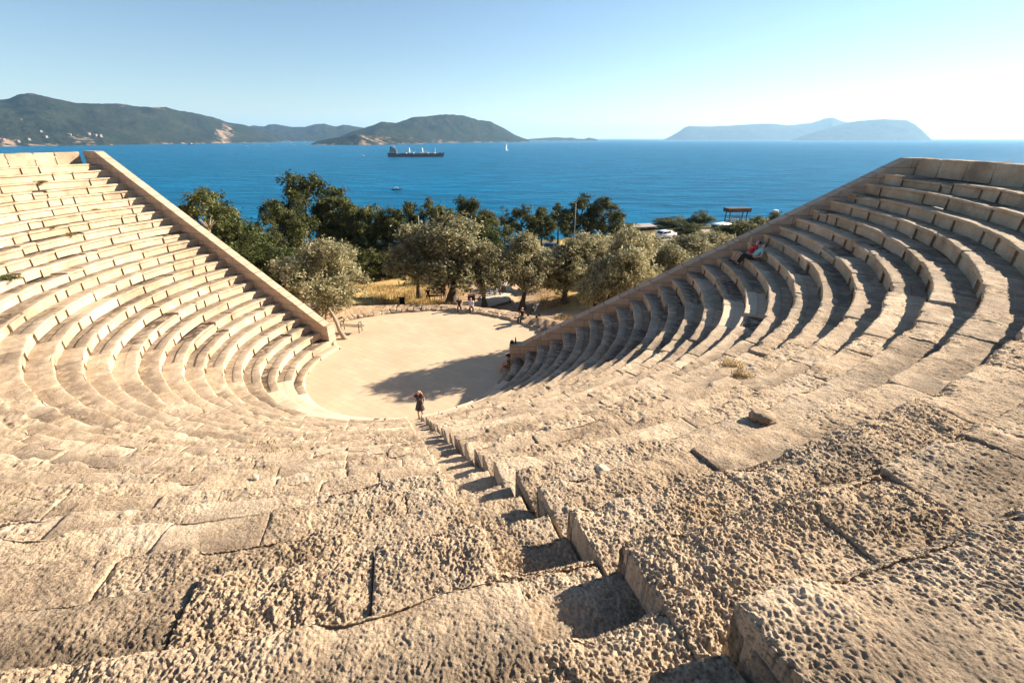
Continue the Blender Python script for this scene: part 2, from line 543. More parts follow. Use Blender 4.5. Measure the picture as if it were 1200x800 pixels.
class Rows:
    """collects blocks of a row as dense grids and weathers them."""

    def __init__(self):
        self.P, self.N, self.U, self.E, self.B, self.S, self.F, self.RES, self.K = [], [], [], [], [], [], [], [], []
        self.nv = 0

    def block(self, R, zt, prof, t0, t1, tone, smooth, wear, res, jr=0.0, jz=0.0, tilt=0.0, yaw=0.0, drop=0.12, sink=0.0):
        # resample the profile
        pr = np.array(prof, dtype=np.float64)
        seg = np.hypot(np.diff(pr[:, 0]), np.diff(pr[:, 1]))
        cum = np.concatenate([[0], np.cumsum(seg)])
        npts = int(min(420, max(len(prof) + 2, cum[-1] / res)))
        ss = np.linspace(0, cum[-1], npts)
        ss = np.unique(np.concatenate([ss, cum]))
        dr = np.interp(ss, cum, pr[:, 0])
        dz = np.interp(ss, cum, pr[:, 1])
        tx, tz = np.gradient(dr, ss + np.arange(len(ss)) * 1e-9), np.gradient(dz, ss + np.arange(len(ss)) * 1e-9)
        ln = np.hypot(tx, tz) + 1e-9
        nr, nz = -tz / ln, tx / ln
        L = abs(t1 - t0) * R
        ns = int(min(560, max(3, L / res)))
        u = np.linspace(0, 1, ns)
        th = t0 + (t1 - t0) * u
        s = u * L
        TH, DRr = np.meshgrid(th, dr, indexing='ij')
        Sg, DZ = np.meshgrid(s, dz, indexing='ij')
        rr = R + DRr + jr + yaw * (Sg / max(L, .1) - .5)
        zz = zt + DZ + jz + tilt * (Sg / max(L, .1) - .5) + sink * np.clip(DRr, 0, 1)
        X, Y = CX + rr * np.cos(TH), CY + rr * np.sin(TH)
        P = np.stack([X, Y, zz], -1)
        NR, NZ = np.broadcast_to(nr, TH.shape), np.broadcast_to(nz, TH.shape)
        N = np.stack([NR * np.cos(TH), NR * np.sin(TH), NZ], -1)
        edge = np.abs(DRr + 0.02) + np.clip(-DZ, 0, 9)
        end = np.minimum(Sg, L - Sg)
        # skirts that close both ends
        zb = zt + pr[:, 1].min() - drop

        def skirt(i):
            p = P[i].copy()
            p[:, 2] = np.minimum(p[:, 2], zb)
            return p
        P = np.concatenate([skirt(0)[None], P, skirt(-1)[None]], 0)
        N = np.concatenate([N[:1] * 0, N, N[-1:] * 0], 0)
        edge = np.concatenate([edge[:1], edge, edge[-1:]], 0)
        end = np.concatenate([end[:1], end, end[-1:]], 0)
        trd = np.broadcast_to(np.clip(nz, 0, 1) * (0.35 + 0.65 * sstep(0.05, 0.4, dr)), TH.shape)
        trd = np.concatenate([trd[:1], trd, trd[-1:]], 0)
        C, Rw = P.shape[:2]
        n = C * Rw
        i0 = self.nv
        ci, ri = np.meshgrid(np.arange(C - 1), np.arange(Rw - 1), indexing='ij')
        a = (i0 + ci * Rw + ri).ravel()
        self.F.append(np.stack([a, a + Rw, a + Rw + 1, a + 1], -1))
        self.P.append(P.reshape(-1, 3)); self.N.append(N.reshape(-1, 3))
        self.U.append(edge.ravel()); self.E.append(end.ravel())
        self.B.append(np.tile([tone, smooth, wear], (n, 1)))
        self.S.append(trd.ravel()); self.RES.append(np.full(n, res))
        self.K.append(np.full(n, rnd.random() * 40))
        self.nv += n

    def build(self, name, mat, parent=None, label=None):
        P = np.concatenate(self.P); N = np.concatenate(self.N)
        U = np.concatenate(self.U); E = np.concatenate(self.E)
        B = np.concatenate(self.B); S = np.concatenate(self.S)
        RES = np.concatenate(self.RES); K = np.concatenate(self.K)
        F = np.concatenate(self.F)
        wear = B[:, 2]
        q = P + K[:, None] * 0.37
        D = 0.022 * fbm(P * 1.6, 3, 3) * wear
        D += 0.014 * fbm(q * 7.0, 3, 5) * wear
        chipn = vnoise(q * 2.1, 9)
        D -= np.clip((chipn - 0.60) / 0.2, 0, 1) * 0.085 * np.exp(-U / 0.10) * wear
        D -= (0.020 * np.exp(-U / 0.035) + 0.011 * np.exp(-E / 0.022)) * (0.35 + vnoise(q * 5.0, 21)) * np.minimum(wear, 1.2)
        ko = rnd.random() * 50
        sag = fbm(P * 0.45 + ko, 3, 301)
        sag2 = fbm(P * 0.55 + ko + 20, 3, 311)
        rad_ = np.hypot(P[:, 0] - CX, P[:, 1] - CY)
        sc_ = (0.055 * sag2 * (wear > 0.01))[:, None] / rad_[:, None]
        P = P + np.stack([(P[:, 0] - CX), (P[:, 1] - CY), 0 * rad_], -1) * sc_
        P[:, 2] += 0.045 * sag * (wear > 0.01) * np.where(wear > 0.98, 0.6, 1.0)
        fine = RES < 0.045
        if fine.any():
            pf = q[fine]
            wf = wear[fine]
            patch = sstep(0.25, 0.65, vnoise(P[fine] * 1.3, 31))
            lump = fbm(pf * 7.0, 2, 35)
            wrp = np.stack([vnoise(pf * 34.0, 91), vnoise(pf * 34.0, 92), vnoise(pf * 34.0, 93)], -1) - 0.5
            pw = pf + wrp * 0.05
            rg = 1 - np.abs(fbm(pw * 36.0, 3, 41, 0.62)) * 2.6
            w = worley(pw * 31.0, 51)
            w2 = worley(pf * 68.0, 61)
            sel = sstep(0.30, 0.62, vnoise(pf * 12.0, 95))
            d = 0.013 * lump * (0.4 + patch)
            d += 0.011 * np.clip(rg, -1, 1)
            d += 0.012 * fbm(pw * 22.0, 4, 45, 0.66)
            d -= 0.012 * np.clip(1 - w / 0.55, 0, 1) ** 0.8 * sel * (0.35 + 0.65 * patch)
            d -= 0.009 * np.clip(1 - w2 / 0.6, 0, 1) * (0.5 + 0.5 * patch)
            d += 0.008 * fbm(pf * 88.0, 2, 71, 0.6)
            D[fine] += d * wf * (0.5 + 0.6 * patch)
        P = P + N * D[:, None]
        att = np.ones((len(P), 4), dtype=np.float32)
        att[:, 0] = B[:, 0]
        att[:, 1] = B[:, 1]
        att[:, 2] = np.clip(0.05 + 0.10 * np.clip(wear, 0, 1.3) + S * np.clip(1.5 - 1.18 * wear, 0.12, 1.2), 0, 1) * (1 - 0.75 * B[:, 1])  # weather staining plus shade painted on the treads, deepest in the wings
        o = mesh_np(name, P, F, mat, parent, True, att)
        if label: o['label'] = label
        return o


def in_view(x, y, z):
    zc = y * CP + (EYE - z) * SP
    if zc < 0.2:
        return False
    ix = x / zc
    iy = ((EYE - z) * CP - y * SP) / zc
    return abs(ix) < 1.25 and -0.85 < iy < 0.95


def res_for(R, z, t0, t1, depth=0.8):
    dmin, vis = 1e9, False
    for t in np.linspace(t0, t1, 5):
        for r in (R, R + depth):
            x, y = CX + r * math.cos(t), CY + r * math.sin(t)
            dmin = min(dmin, math.sqrt(x * x + y * y + (EYE - z) ** 2))
            vis = vis or in_view(x, y, z)
    if not vis:
        return 0.12
    return min(0.085, max(0.0047, 0.0023 * dmin))


theatre = empty('stone_theatre', (CX, CY, 0))
tag(theatre, 'ancient open-air stone theatre of curved seat rows facing the sea', 'theatre')
theatre.location = (0, 0, 0)


def seat_row(n):
    R, z = Rn(n), Zn(n)
    rows = Rows()
    tR = line_theta(A_R, B_R, R + 0.35) + 0.25 / R
    tL = line_theta(A_L, B_L, R + 0.35) - 2 * PI - 0.25 / R
    depth = Rn(n + 1) - R if n < 27 else 1.42
    lip = rnd.uniform(0.09, 0.13)
    rec_row = rnd.uniform(0.02, 0.05)
    spans = [(STAIR_R, tR), (tL, STAIR_R - STAIR_W / R)]
    for a, b in spans:
        t = a + (rnd.uniform(0, 0.07) / R if a == STAIR_R else 0)
        first = True
        while t < b - 1e-4:
            L = rnd.choice([rnd.uniform(0.7, 1.3), rnd.uniform(1.0, 2.0), rnd.uniform(1.6, 3.2), rnd.uniform(1.6, 3.2)])
            t2 = t + L / R
            if t2 > b - 0.45 / R:
                t2 = b
            mid = (t + t2) / 2
            deg = math.degrees(mid)
            gap = rnd.choice([0.001, 0.002, 0.003, 0.004, 0.006, 0.02]) if (deg > -40 or deg < -150) else rnd.choice([0.002, 0.004, 0.006, 0.010, 0.022])
            fresh = rnd.random() < (0.30 if n <= 2 else (0.015 if n < 20 else 0.0))
            if n in (1, 2, 3) and -150 < deg < -60:
                fresh = rnd.random() < 0.75
            if n in (16, 17) and -34 < deg < -22:
                fresh = True
            side = deg > -40 or deg < -150          # the wings are better kept than the middle
            smooth = rnd.uniform(0.65, 0.95) if fresh else (rnd.choice([0, 0.08, 0.16, 0.22]) if side else rnd.choice([0, 0, 0, 0.12]))
            rec = rec_row if side else rnd.uniform(0.0, 0.012)
            wear = rnd.uniform(0.2, 0.4) if fresh else (rnd.uniform(0.45, 0.95) if side else rnd.choice([0.8, 1.0, 1.2, 1.4]))
            if n <= 4:
                wear *= 0.7
            prof = [(0.05, -H - 0.05), (0.05, -lip - 0.03), (-0.015, -lip), (-0.02, -0.02), (0.0, 0.0),
                    (0.40, -0.004), (0.43, -rec), (depth + 0.07, -rec - 0.01)]
            g0 = 0 if (first and a == STAIR_R) else gap / R / 2
            big = rnd.random() < 0.12
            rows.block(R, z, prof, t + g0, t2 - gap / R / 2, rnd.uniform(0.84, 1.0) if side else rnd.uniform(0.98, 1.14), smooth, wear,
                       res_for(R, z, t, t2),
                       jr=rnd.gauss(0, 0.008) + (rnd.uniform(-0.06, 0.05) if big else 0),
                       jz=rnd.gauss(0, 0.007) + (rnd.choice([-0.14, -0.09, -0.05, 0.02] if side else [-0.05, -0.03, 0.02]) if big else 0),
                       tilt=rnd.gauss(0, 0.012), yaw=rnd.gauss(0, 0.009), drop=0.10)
            t = t2
            first = False
        # packing under the blocks so that joints stay closed
        rows.block(R, z, [(0.085, -H - 0.04), (0.085, -0.10), (depth + 0.06, -0.10)], a + 0.04 / R, b - 0.04 / R,
                   0.9, 0.0, 0.0, 0.4)
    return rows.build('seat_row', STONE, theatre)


for n in range(1, 28):
    seat_row(n)

# stairway cut through the rows
for n in range(1, 28):
    R, z = Rn(n), Zn(n)
    for k in (0, 1):
        r0 = R if k == 0 else R + 0.39
        dep = 0.39 if k == 0 else (Rn(n + 1) - R - 0.39 if n < 27 else 1.0)
        zz = z - H / 2 if k == 0 else z
        rows = Rows()
        t1 = STAIR_R + 0.01 / r0
        t0 = STAIR_R - (STAIR_W + 0.02) / r0
        prof = [(0.012, -H / 2 - 0.05), (0.0, -0.03), (0.012, 0.0), (dep + 0.05, 0.0)]
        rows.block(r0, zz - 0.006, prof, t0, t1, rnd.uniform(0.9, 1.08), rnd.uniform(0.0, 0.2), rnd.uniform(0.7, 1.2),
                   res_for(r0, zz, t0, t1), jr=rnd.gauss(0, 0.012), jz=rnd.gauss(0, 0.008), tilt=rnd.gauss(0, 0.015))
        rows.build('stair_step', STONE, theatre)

# back wall of upright blocks
rows = Rows()
R, z = 26.4, 12.15
tR = line_theta(A_R, B_R, R + 0.3) - 0.05 / R
tL = line_theta(A_L, B_L, R + 0.3) - 2 * PI + 0.35 / R
t = tL
while t < tR - 1e-4:
    t2 = t + (rnd.uniform(1.6, 3.2) if t > -1.2 else rnd.uniform(0.9, 1.7)) / R
    if t2 > tR - 0.5 / R:
        t2 = tR
    hh = 0.75
    rows.block(R, z, [(0.0, -hh - 0.06), (-0.01, -0.05), (0.03, 0.0), (0.5, 0.0), (0.55, -0.04), (0.56, -hh - 0.5)],
               t + 0.012 / R, t2 - 0.012 / R, rnd.uniform(0.72, 0.9), rnd.uniform(0.0, 0.2), rnd.uniform(0.8, 1.2),
               res_for(R, z, t, t2), jr=rnd.gauss(0, 0.012), jz=rnd.gauss(0, 0.010), tilt=rnd.gauss(0, 0.012), drop=0.02)
    t = t2
rows.build('back_wall', STONE, theatre)


# retaining walls (analemmata)
def retaining(A, B, zA, zB, flat_len, th, end_tone):
    d3 = (B - A)
    L = d3.length
    d = d3.normalized()
    rz = math.atan2(d.y, d.x)
    nrm = Vector((-d.y, d.x))
    sgn = 1 if nrm.y > 0 else -1
    ext = 1.3
    ss = np.unique(np.concatenate([np.arange(0, L + ext, 0.14), [flat_len, L, L + ext]]))
    Hs = np.where(ss < flat_len, zA, np.where(ss > L, zB, zA + (zB - zA) * (ss - flat_len) / (L - flat_len)))
    zs = np.arange(-0.6, max(zA, zB) + 0.13, 0.13)
    V, rowsN = [], None
    for s, h in zip(ss, Hs):
        col = [(s, 0.0, min(zv, h - 0.03)) for zv in zs]
        col += [(s, 0.012 * sgn, h - 0.008), (s, 0.03 * sgn, h)]
        col += [(s, (0.03 + (th - 0.06) * k / 4) * sgn, h) for k in range(1, 5)]
        col += [(s, th * sgn, h - 0.03), (s, th * sgn, h * 0.5 - 0.4), (s, th * sgn, -0.8)]
        rowsN = len(col)
        V += col
    V = np.array(V)
    nz = np.zeros_like(V)
    face = np.abs(V[:, 1]) < 0.005
    P = V.copy()
    dn = 0.02 * fbm(V * np.array([1.2, 1, 1.6]), 4, 77)
    P[:, 1] += dn * np.where(face, 1, 0.5)
    P[:, 2] += np.where(~face, 0.02 * fbm(V * 2.1, 3, 88), 0)
    C = len(ss)
    ci, ri = np.meshgrid(np.arange(C - 1), np.arange(rowsN - 1), indexing='ij')
    a = (ci * rowsN + ri).ravel()
    F = np.stack([a, a + rowsN, a + rowsN + 1, a + 1], -1)
    # end caps as fans of quads between the face column and the outer line
    nv = len(P)
    capF, capV = [], []
    for c in (0, C - 1):
        base = c * rowsN
        m = len(zs)
        o0 = nv + len(capV)
        for j in range(m):
            capV.append((ss[c], (th) * sgn, P[base + j, 2]))
        for j in range(m - 1):
            capF.append((base + j, base + j + 1, o0 + j + 1, o0 + j))
        capV.append((ss[c], th * sgn, Hs[c] - 0.002))
        capF.append((base + m - 1, base + m + 1, o0 + m, o0 + m - 1))
    P = np.concatenate([P, np.array(capV)])
    F = np.concatenate([F, np.array(capF)])
    o = mesh_np('retaining_wall', P, F, WALLSTONE, theatre, False)
    o.location = (CX + A.x, CY + A.y, 0)
    o.rotation_euler = (0, 0, rz)
    return o


retaining(A_L, B_L, 1.60, 12.20, 0.30, 0.62, 1)
retaining(A_R, B_R, 1.46, 12.16, 0.75, 0.62, 1)

# orchestra paving
bm = bmesh.new()
nr, nt = 26, 96
ctr = bm.verts.new((CX, CY, 0.0))
ring0 = None
for i in range(1, nr + 1):
    r = 10.35 * i / nr
    ring = []
    for j in range(nt):
        t = 2 * PI * j / nt
        x, y = CX + r * math.cos(t), CY + r * math.sin(t)
        ring.append(bm.verts.new((x, y, 0.02 * math.sin(x * 0.9 + 1) * math.cos(y * 0.7) - 0.01)))
    for j in range(nt):
        if ring0 is None:
            bm.faces.new((ctr, ring[j], ring[(j + 1) % nt]))
        else:
            bm.faces.new((ring0[j], ring[j], ring[(j + 1) % nt], ring0[(j + 1) % nt]))
    ring0 = ring
obj_bm('orchestra_floor', bm, FLOORM, theatre, True)

# low rubble kerb beyond the orchestra
kerb = Rows()
R = 10.3
t = rad(24)
while t < rad(134):
    L = rnd.uniform(0.28, 0.7)
    t2 = t + L / R
    kerb.block(R, rnd.uniform(0.12, 0.20), [(0.0, -0.35), (-0.02, -0.05), (0.04, 0.0), (0.30, 0.01), (0.36, -0.05), (0.38, -0.35)],
               t + 0.012 / R, t2 - 0.012 / R, rnd.uniform(0.6, 0.95), rnd.uniform(0.0, 0.3), 0.9, 0.06,
               jr=rnd.gauss(0, 0.04), tilt=rnd.gauss(0, 0.03), yaw=rnd.gauss(0, 0.05))
    if rnd.random() < 0.9:
        kerb.block(R + 0.42, rnd.uniform(0.10, 0.22), [(0.0, -0.35), (-0.02, -0.05), (0.04, 0.0), (0.28, 0.01), (0.34, -0.06), (0.36, -0.4)],
                   t + 0.04 / R, t2 - 0.012 / R, rnd.uniform(0.6, 0.95), rnd.uniform(0.0, 0.3), 0.9, 0.06,
                   jr=rnd.gauss(0, 0.04), tilt=rnd.gauss(0, 0.03), yaw=rnd.gauss(0, 0.05))
    t = t2
tag(kerb.build('stone_kerb', STONE), 'low curved kerb of rough stones edging the far side of the orchestra', 'stone kerb')


# ------------------------------------------------------------------ land
def wall_line(u):
    left = 2.9 + (-5.9 - u) * 0.402
    right = 0.3 - (u - 6.24) * 0.066
    midl = 2.9 + (u + 5.9) / 12.14 * (0.3 - 2.9)
    return np.where(u < -5.9, left, np.where(u > 6.24, right, midl))


def road_q(X, Y):
    Yr = 70 + 0.62 * np.clip(X, 0, 400)
    return (Y - Yr) / np.where(X > 0, 1.176, 1.0)


def land_z(X, Y):
    X = np.asarray(X, dtype=np.float64); Y = np.asarray(Y, dtype=np.float64)
    u, v = X - CX, Y - CY
    R = np.hypot(u, v)
    f = v - wall_line(u)
    q = road_q(X, Y)
    zr = -4.0 - 0.035 * np.clip(X, 0, 120)
    t = sstep(-36, -6, q)
    z = -1.4 + (zr + 1.4) * t
    z = z * sstep(11.2, 13.8, R) - 0.06
    z = np.where(q > 8, zr + (-36 - zr) * sstep(6, 75, q) - np.clip(q - 75, 0, 60) * 0.2, z)
    bank = np.clip(0.5 * (R - 8.5), 0, 10) * np.exp(-(np.clip(f - 0.8, 0, 99) / 7.0) ** 2)
    out = z + bank
    back = 10.3 - 0.35 * np.clip(R - 28, 0, 60)
    out = np.where(f < -1.0, np.minimum(np.where(R > 27.5, back, out), 10.3), out)
    ins = np.where(R < 7.2, -0.35, 0.58 * (R - 6.12) - 1.7)
    inside = (f < 0.4) & (R < 27.6)
    out = np.where(inside, np.minimum(out, ins), out)
    out = np.where((f >= 0.4) & (R < 11.0), -0.06, out)
    return out


def axis(lo, hi, dense_lo, dense_hi, fine, coarse):
    a = [dense_lo]
    while a[-1] < dense_hi: a.append(a[-1] + fine)
    s = fine
    while a[-1] < hi:
        s = min(coarse, s * 1.12); a.append(a[-1] + s)
    b = [dense_lo]
    s = fine
    while b[-1] > lo:
        s = min(coarse, s * 1.12); b.append(b[-1] - s)
    return np.array(b[:0:-1] + a)


gx = axis(-420, 420, -36, 32, 0.55, 9)
gy = axis(-160, 330, -4, 62, 0.55, 9)
GX, GY = np.meshgrid(gx, gy, indexing='ij')
GZ = land_z(GX, GY)
pp = np.stack([GX.ravel(), GY.ravel(), GX.ravel() * 0], -1)
rough = np.where((np.hypot(GX - CX, GY - CY) < 11.2), 0.0, 1.0).ravel()
qv = road_q(GX, GY).ravel()
rough *= np.where(np.abs(qv) < 6.0, 0.1, 1.0)
gz = GZ.ravel() + (0.10 * fbm(pp * 0.8, 4, 101) + 0.35 * fbm(pp * 0.12, 3, 111) * sstep(12, 25, np.hypot(pp[:, 0] - CX, pp[:, 1] - CY))) * rough
V = np.stack([GX.ravel(), GY.ravel(), gz], -1)
ny = len(gy)
ci, ri = np.meshgrid(np.arange(len(gx) - 1), np.arange(ny - 1), indexing='ij')
a = (ci * ny + ri).ravel()
att = np.ones((len(V), 4), dtype=np.float32)
gm = sstep(-4.5, -7.5, V[:, 0] + 0.25 * (V[:, 1] - 38)) * sstep(35.5, 37.5, V[:, 1])
gm = np.maximum(gm, 0.75 * sstep(2, 6, V[:, 0]) * sstep(38, 42, V[:, 1]))
att[:, 0] = gm
att[:, 1] = np.maximum(sstep(7, 13, qv), sstep(50, 60, V[:, 1]) * (np.abs(qv) > 6) * 0.55)
land = mesh_np('ground', V, np.stack([a, a + ny, a + ny + 1, a + 1], -1), GROUND, None, True, att)
tag(land, kind='structure')

# road strip
xs = np.arange(-90, 150, 2.0)
rv = []
for x in xs:
    c = 70 + 0.62 * max(0, x)
    nx, nyv = ((-0.527, 0.85) if x > 0 else (0, 1))
    for w in (-4.2, -1.4, 1.4, 4.2):
        X, Y = x + nx * w, c + nyv * w
        rv.append((X, Y, float(land_z(X, Y)) + 0.09))
rv = np.array(rv)
ci, ri = np.meshgrid(np.arange(len(xs) - 1), np.arange(3), indexing='ij')
a = (ci * 4 + ri).ravel()
tag(mesh_np('road', rv, np.stack([a, a + 4, a + 5, a + 1], -1), ROADM), kind='structure')
# trodden pale path from the car park down to the orchestra
pv = []
path_pts = [at(585, 308, -3.6), at(585, 330, -1.9), at(581, 345, -1.45), at(556, 358, -1.3)]
pc = [(p.x, p.y) for p in path_pts]
pl = []
for i in range(len(pc) - 1):
    for k in range(10):
        f = k / 10
        pl.append((pc[i][0] * (1 - f) + pc[i + 1][0] * f, pc[i][1] * (1 - f) + pc[i + 1][1] * f))
for (x, y) in pl:
    for w in (-1.5, -0.5, 0.5, 1.5):
        X = x + w * (1 + 0.15 * math.sin(y * 1.3 + w))
        pv.append((X, y, float(land_z(X, y)) + 0.16))
a_i, b_i = np.meshgrid(np.arange(len(pl) - 1), np.arange(3), indexing='ij')
a = (a_i * 4 + b_i).ravel()
PATHM = simple('pale_gravel', (0.56, 0.47, 0.37), 0.95, 0, 0.15, 2.5)
tag(mesh_np('path', np.array(pv), np.stack([a, a + 4, a + 5, a + 1], -1), PATHM), kind='structure')

# sea
S = 42000
sea = mesh_np('sea', [(-S, -2000, SEA), (S, -2000, SEA), (S, S, SEA), (-S, S, SEA)], [(0, 1, 2, 3)], SEAM, None, False)
tag(sea, kind='structure')


# ------------------------------------------------------------------ far hills
def hill(name, ridge, shore, depth, mat, seed, namp=0.15, rock=()):
    """ridge: (px, py) skyline; shore: (px, k) distance of the waterline; depth: metres from shore to ridge."""
    rp = np.array(ridge, dtype=float)
    sp = np.array(shore, dtype=float)
    nx, nv = 260, 54
    px = np.linspace(rp[0, 0], rp[-1, 0], nx)
    py = np.interp(px, rp[:, 0], rp[:, 1])
    ks = np.interp(px, sp[:, 0], sp[:, 1])
    V = np.zeros((nx, nv, 3))
    vv = np.linspace(0, 2.0, nv)
    for i in range(nx):
        x, f, d = ray(px[i], py[i])
        kr = ks[i] + depth
        top = (EYE - d * kr) - SEA
        top = max(top, 0.0)
        endf = min(1.0, min(i, nx - 1 - i) / 6.0)
        x0, f0, d0 = ray(px[i], 165)
        for j, v in enumerate(vv):
            k = ks[i] + depth * v
            g = math.sin(min(v, 1.0) * PI / 2) ** 1.15 if v <= 1 else max(0.0, math.cos((v - 1) * PI / 2))
            V[i, j] = (x0 * k, f0 * k, SEA - 3 + (top + 3) * g)
    P = V.reshape(-1, 3)
    hgt = P[:, 2] - SEA
    vf = np.tile(vv, nx)
    top_h = np.repeat(V[:, nv // 2, 2] - SEA, nv)
    p2 = P.copy(); p2[:, 2] = 0
    wl = depth
    nz = fbm(p2 / (wl * 0.33), 5, seed) + 0.5 * (1 - 2 * np.abs(fbm(p2 / (wl * 0.22), 4, seed + 5)))
    P[:, 2] += (nz - 0.55) * namp * top_h * np.sin(np.clip(vf, 0, 1) * PI) * 1.2
    P[:, 2] += namp * 0.22 * top_h * fbm(p2 / (wl * 0.09), 4, seed + 9) * np.clip(hgt / 20, 0, 1)
    att = np.ones((len(P), 4), dtype=np.float32)
    rk = 0.42 * sstep(26, 4, P[:, 2] - SEA)
    pxs = np.repeat(px, nv)
    for (c, w, v0, v1, amt) in rock:
        rk = np.maximum(rk, amt * np.exp(-((pxs - c) / w) ** 2) * sstep(v0 - 0.1, v0, vf) * sstep(v1 + 0.1, v1, vf))
    att[:, 0] = rk
    ci, ri = np.meshgrid(np.arange(nx - 1), np.arange(nv - 1), indexing='ij')
    a = (ci * nv + ri).ravel()
    o = mesh_np(name, P, np.stack([a, a + nv, a + nv + 1, a + 1], -1), mat, None, True, att)
    return tag(o, kind='structure')


hill('hills', [(-260, 108), (-120, 116), (-40, 119), (0, 119.5), (30, 118), (40, 114.5), (55, 112.5), (75, 115.5), (104, 122.5), (112, 123), (150, 122.8), (164, 124),
               (175, 126.2), (205, 127), (220, 131.5), (240, 134.5), (257, 138.5), (272, 143.5), (291, 147), (305, 151.5), (318, 158), (330, 166)],
     [(-260, 2300), (0, 2600), (120, 3100), (240, 4100), (330, 5200)], 900, HILLM, 5,
     rock=[(262, 13, 0.0, 0.35, 0.56), (270, 9, 0.2, 0.75, 0.50), (195, 14, 0.72, 1.1, 0.48), (158, 5, 0.8, 1.05, 0.45), (55, 16, 0.8, 1.1, 0.40), (100, 24, 0.0, 0.12, 0.55), (8, 25, 0.0, 0.12, 0.55), (30, 12, 0.3, 0.5, 0.3)])
hill('hills', [(282, 166), (291, 150), (300, 147.5), (313, 148.5), (319, 146), (327, 145.8), (345, 149.2), (360, 149), (372, 146), (383, 145.2),
               (396, 148.6), (405, 146.4), (418, 148.6), (440, 152), (470, 166)],
     [(282, 6400), (470, 6400)], 1300, HILLM, 15, rock=[(330, 40, 0.0, 0.1, 0.25)])
hill('headland', [(372, 169), (385, 167), (400, 160), (414, 154.5), (430, 150), (449, 143.5), (465, 144.4), (487, 138), (505, 136.5), (524, 134.9), (545, 136), (562, 141.2),
                  (575, 143), (590, 150), (603, 158), (612, 161.5), (620, 164)],
     [(372, 3900), (440, 3900), (520, 4600), (620, 5600)], 700, HILLM, 25,
     rock=[(435, 30, 0.0, 0.18, 0.55), (470, 25, 0.0, 0.15, 0.42), (515, 22, 0.05, 0.2, 0.36)])
# low rocky foreland in front of the headland
hill('headland', [(364, 168.6), (372, 165.5), (385, 163), (400, 160.5), (418, 157.8), (432, 158.4), (445, 160.2), (462, 161.5), (480, 164), (500, 167)],
     [(364, 3300), (420, 3150), (500, 3700)], 320, HILLM, 35, rock=[(440, 34, 0.0, 1.1, 0.46), (410, 14, 0.4, 1.1, 0.3)])
hill('far_island', [(620, 163), (640, 161.5), (652, 160.9), (662, 161.6), (671, 161.3), (676, 162.6), (684, 163), (690, 161.3), (694, 162), (700, 163.4)],
     [(620, 8200), (700, 8200)], 250, ISLM, 45)
hill('far_island', [(776, 164), (783, 161), (793, 155), (800, 149.5), (806, 148), (830, 148.5), (855, 147.4), (880, 145.8), (897, 145.2), (920, 147), (945, 144.6),
                    (960, 139.6), (969, 138.4), (980, 142), (992, 145), (1010, 150), (1030, 163)],
     [(776, 11500), (900, 11000), (1030, 11000)], 1500, ISLM, 55, namp=0.14)
hill('far_island', [(925, 165), (940, 159), (955, 154), (972, 149), (985, 144.5), (1000, 142), (1030, 140.2), (1056, 141.8), (1066, 146), (1078, 154), (1092, 164)],
     [(925, 8800), (1092, 8600)], 1100, ISLM, 65, namp=0.14)


# ------------------------------------------------------------------ trees
def crown_mesh(name, seed, lobes, n_leaf, leaf, mat, stretch=1.0, fill=0.62, tuft=0.05, upbias=0.2, outward=0.5):
    """lobes: (x, y, z, r) in unit size. Many small leaf faces gathered in tufts round every lobe."""
    rg = np.random.default_rng(seed)
    lob = np.array(lobes)
    wts = lob[:, 3] ** 2
    nt = max(12, n_leaf // 42)
    pick = rg.choice(len(lob), nt, p=wts / wts.sum())
    d = rg.normal(size=(nt, 3))
    d[:, 2] += upbias
    d /= np.linalg.norm(d, axis=1)[:, None]
    r = lob[pick, 3] * (fill + (1 - fill) * rg.random(nt) ** 0.6) * (0.82 + 0.36 * rg.random(nt))
    tc = lob[pick, :3] + d * r[:, None]
    tone_t = 0.5 + 0.16 * rg.normal(size=nt)
    which = rg.integers(0, nt, n_leaf)
    c = tc[which] + rg.normal(size=(n_leaf, 3)) * tuft * np.array([1, 1, stretch])
    nrm = d[which] * outward + rg.normal(size=(n_leaf, 3)) * 0.75
    nrm[:, 2] += 0.25
    nrm /= np.linalg.norm(nrm, axis=1)[:, None]
    t = rg.normal(size=(n_leaf, 3)) + np.array([0, 0, 0.8 * upbias])
    t -= nrm * (t * nrm).sum(1)[:, None]
    t /= np.linalg.norm(t, axis=1)[:, None]
    b = np.cross(nrm, t)
    s = leaf * (0.65 + 0.7 * rg.random(n_leaf))
    L, W = (s * 1.0)[:, None], (s * 0.42)[:, None]
    V = np.stack([c - t * L, c + b * W, c + t * L, c - b * W], 1).reshape(-1, 3)
    F = np.arange(n_leaf * 4).reshape(-1, 4)
    tone = np.clip(tone_t[which] + 0.16 * rg.normal(size=n_leaf), 0, 1)
    att = np.ones((n_leaf * 4, 4))
    att[:, 0] = np.repeat(tone, 4)
    me = mesh_np(name, V, F, mat, None, False, att)
    return me


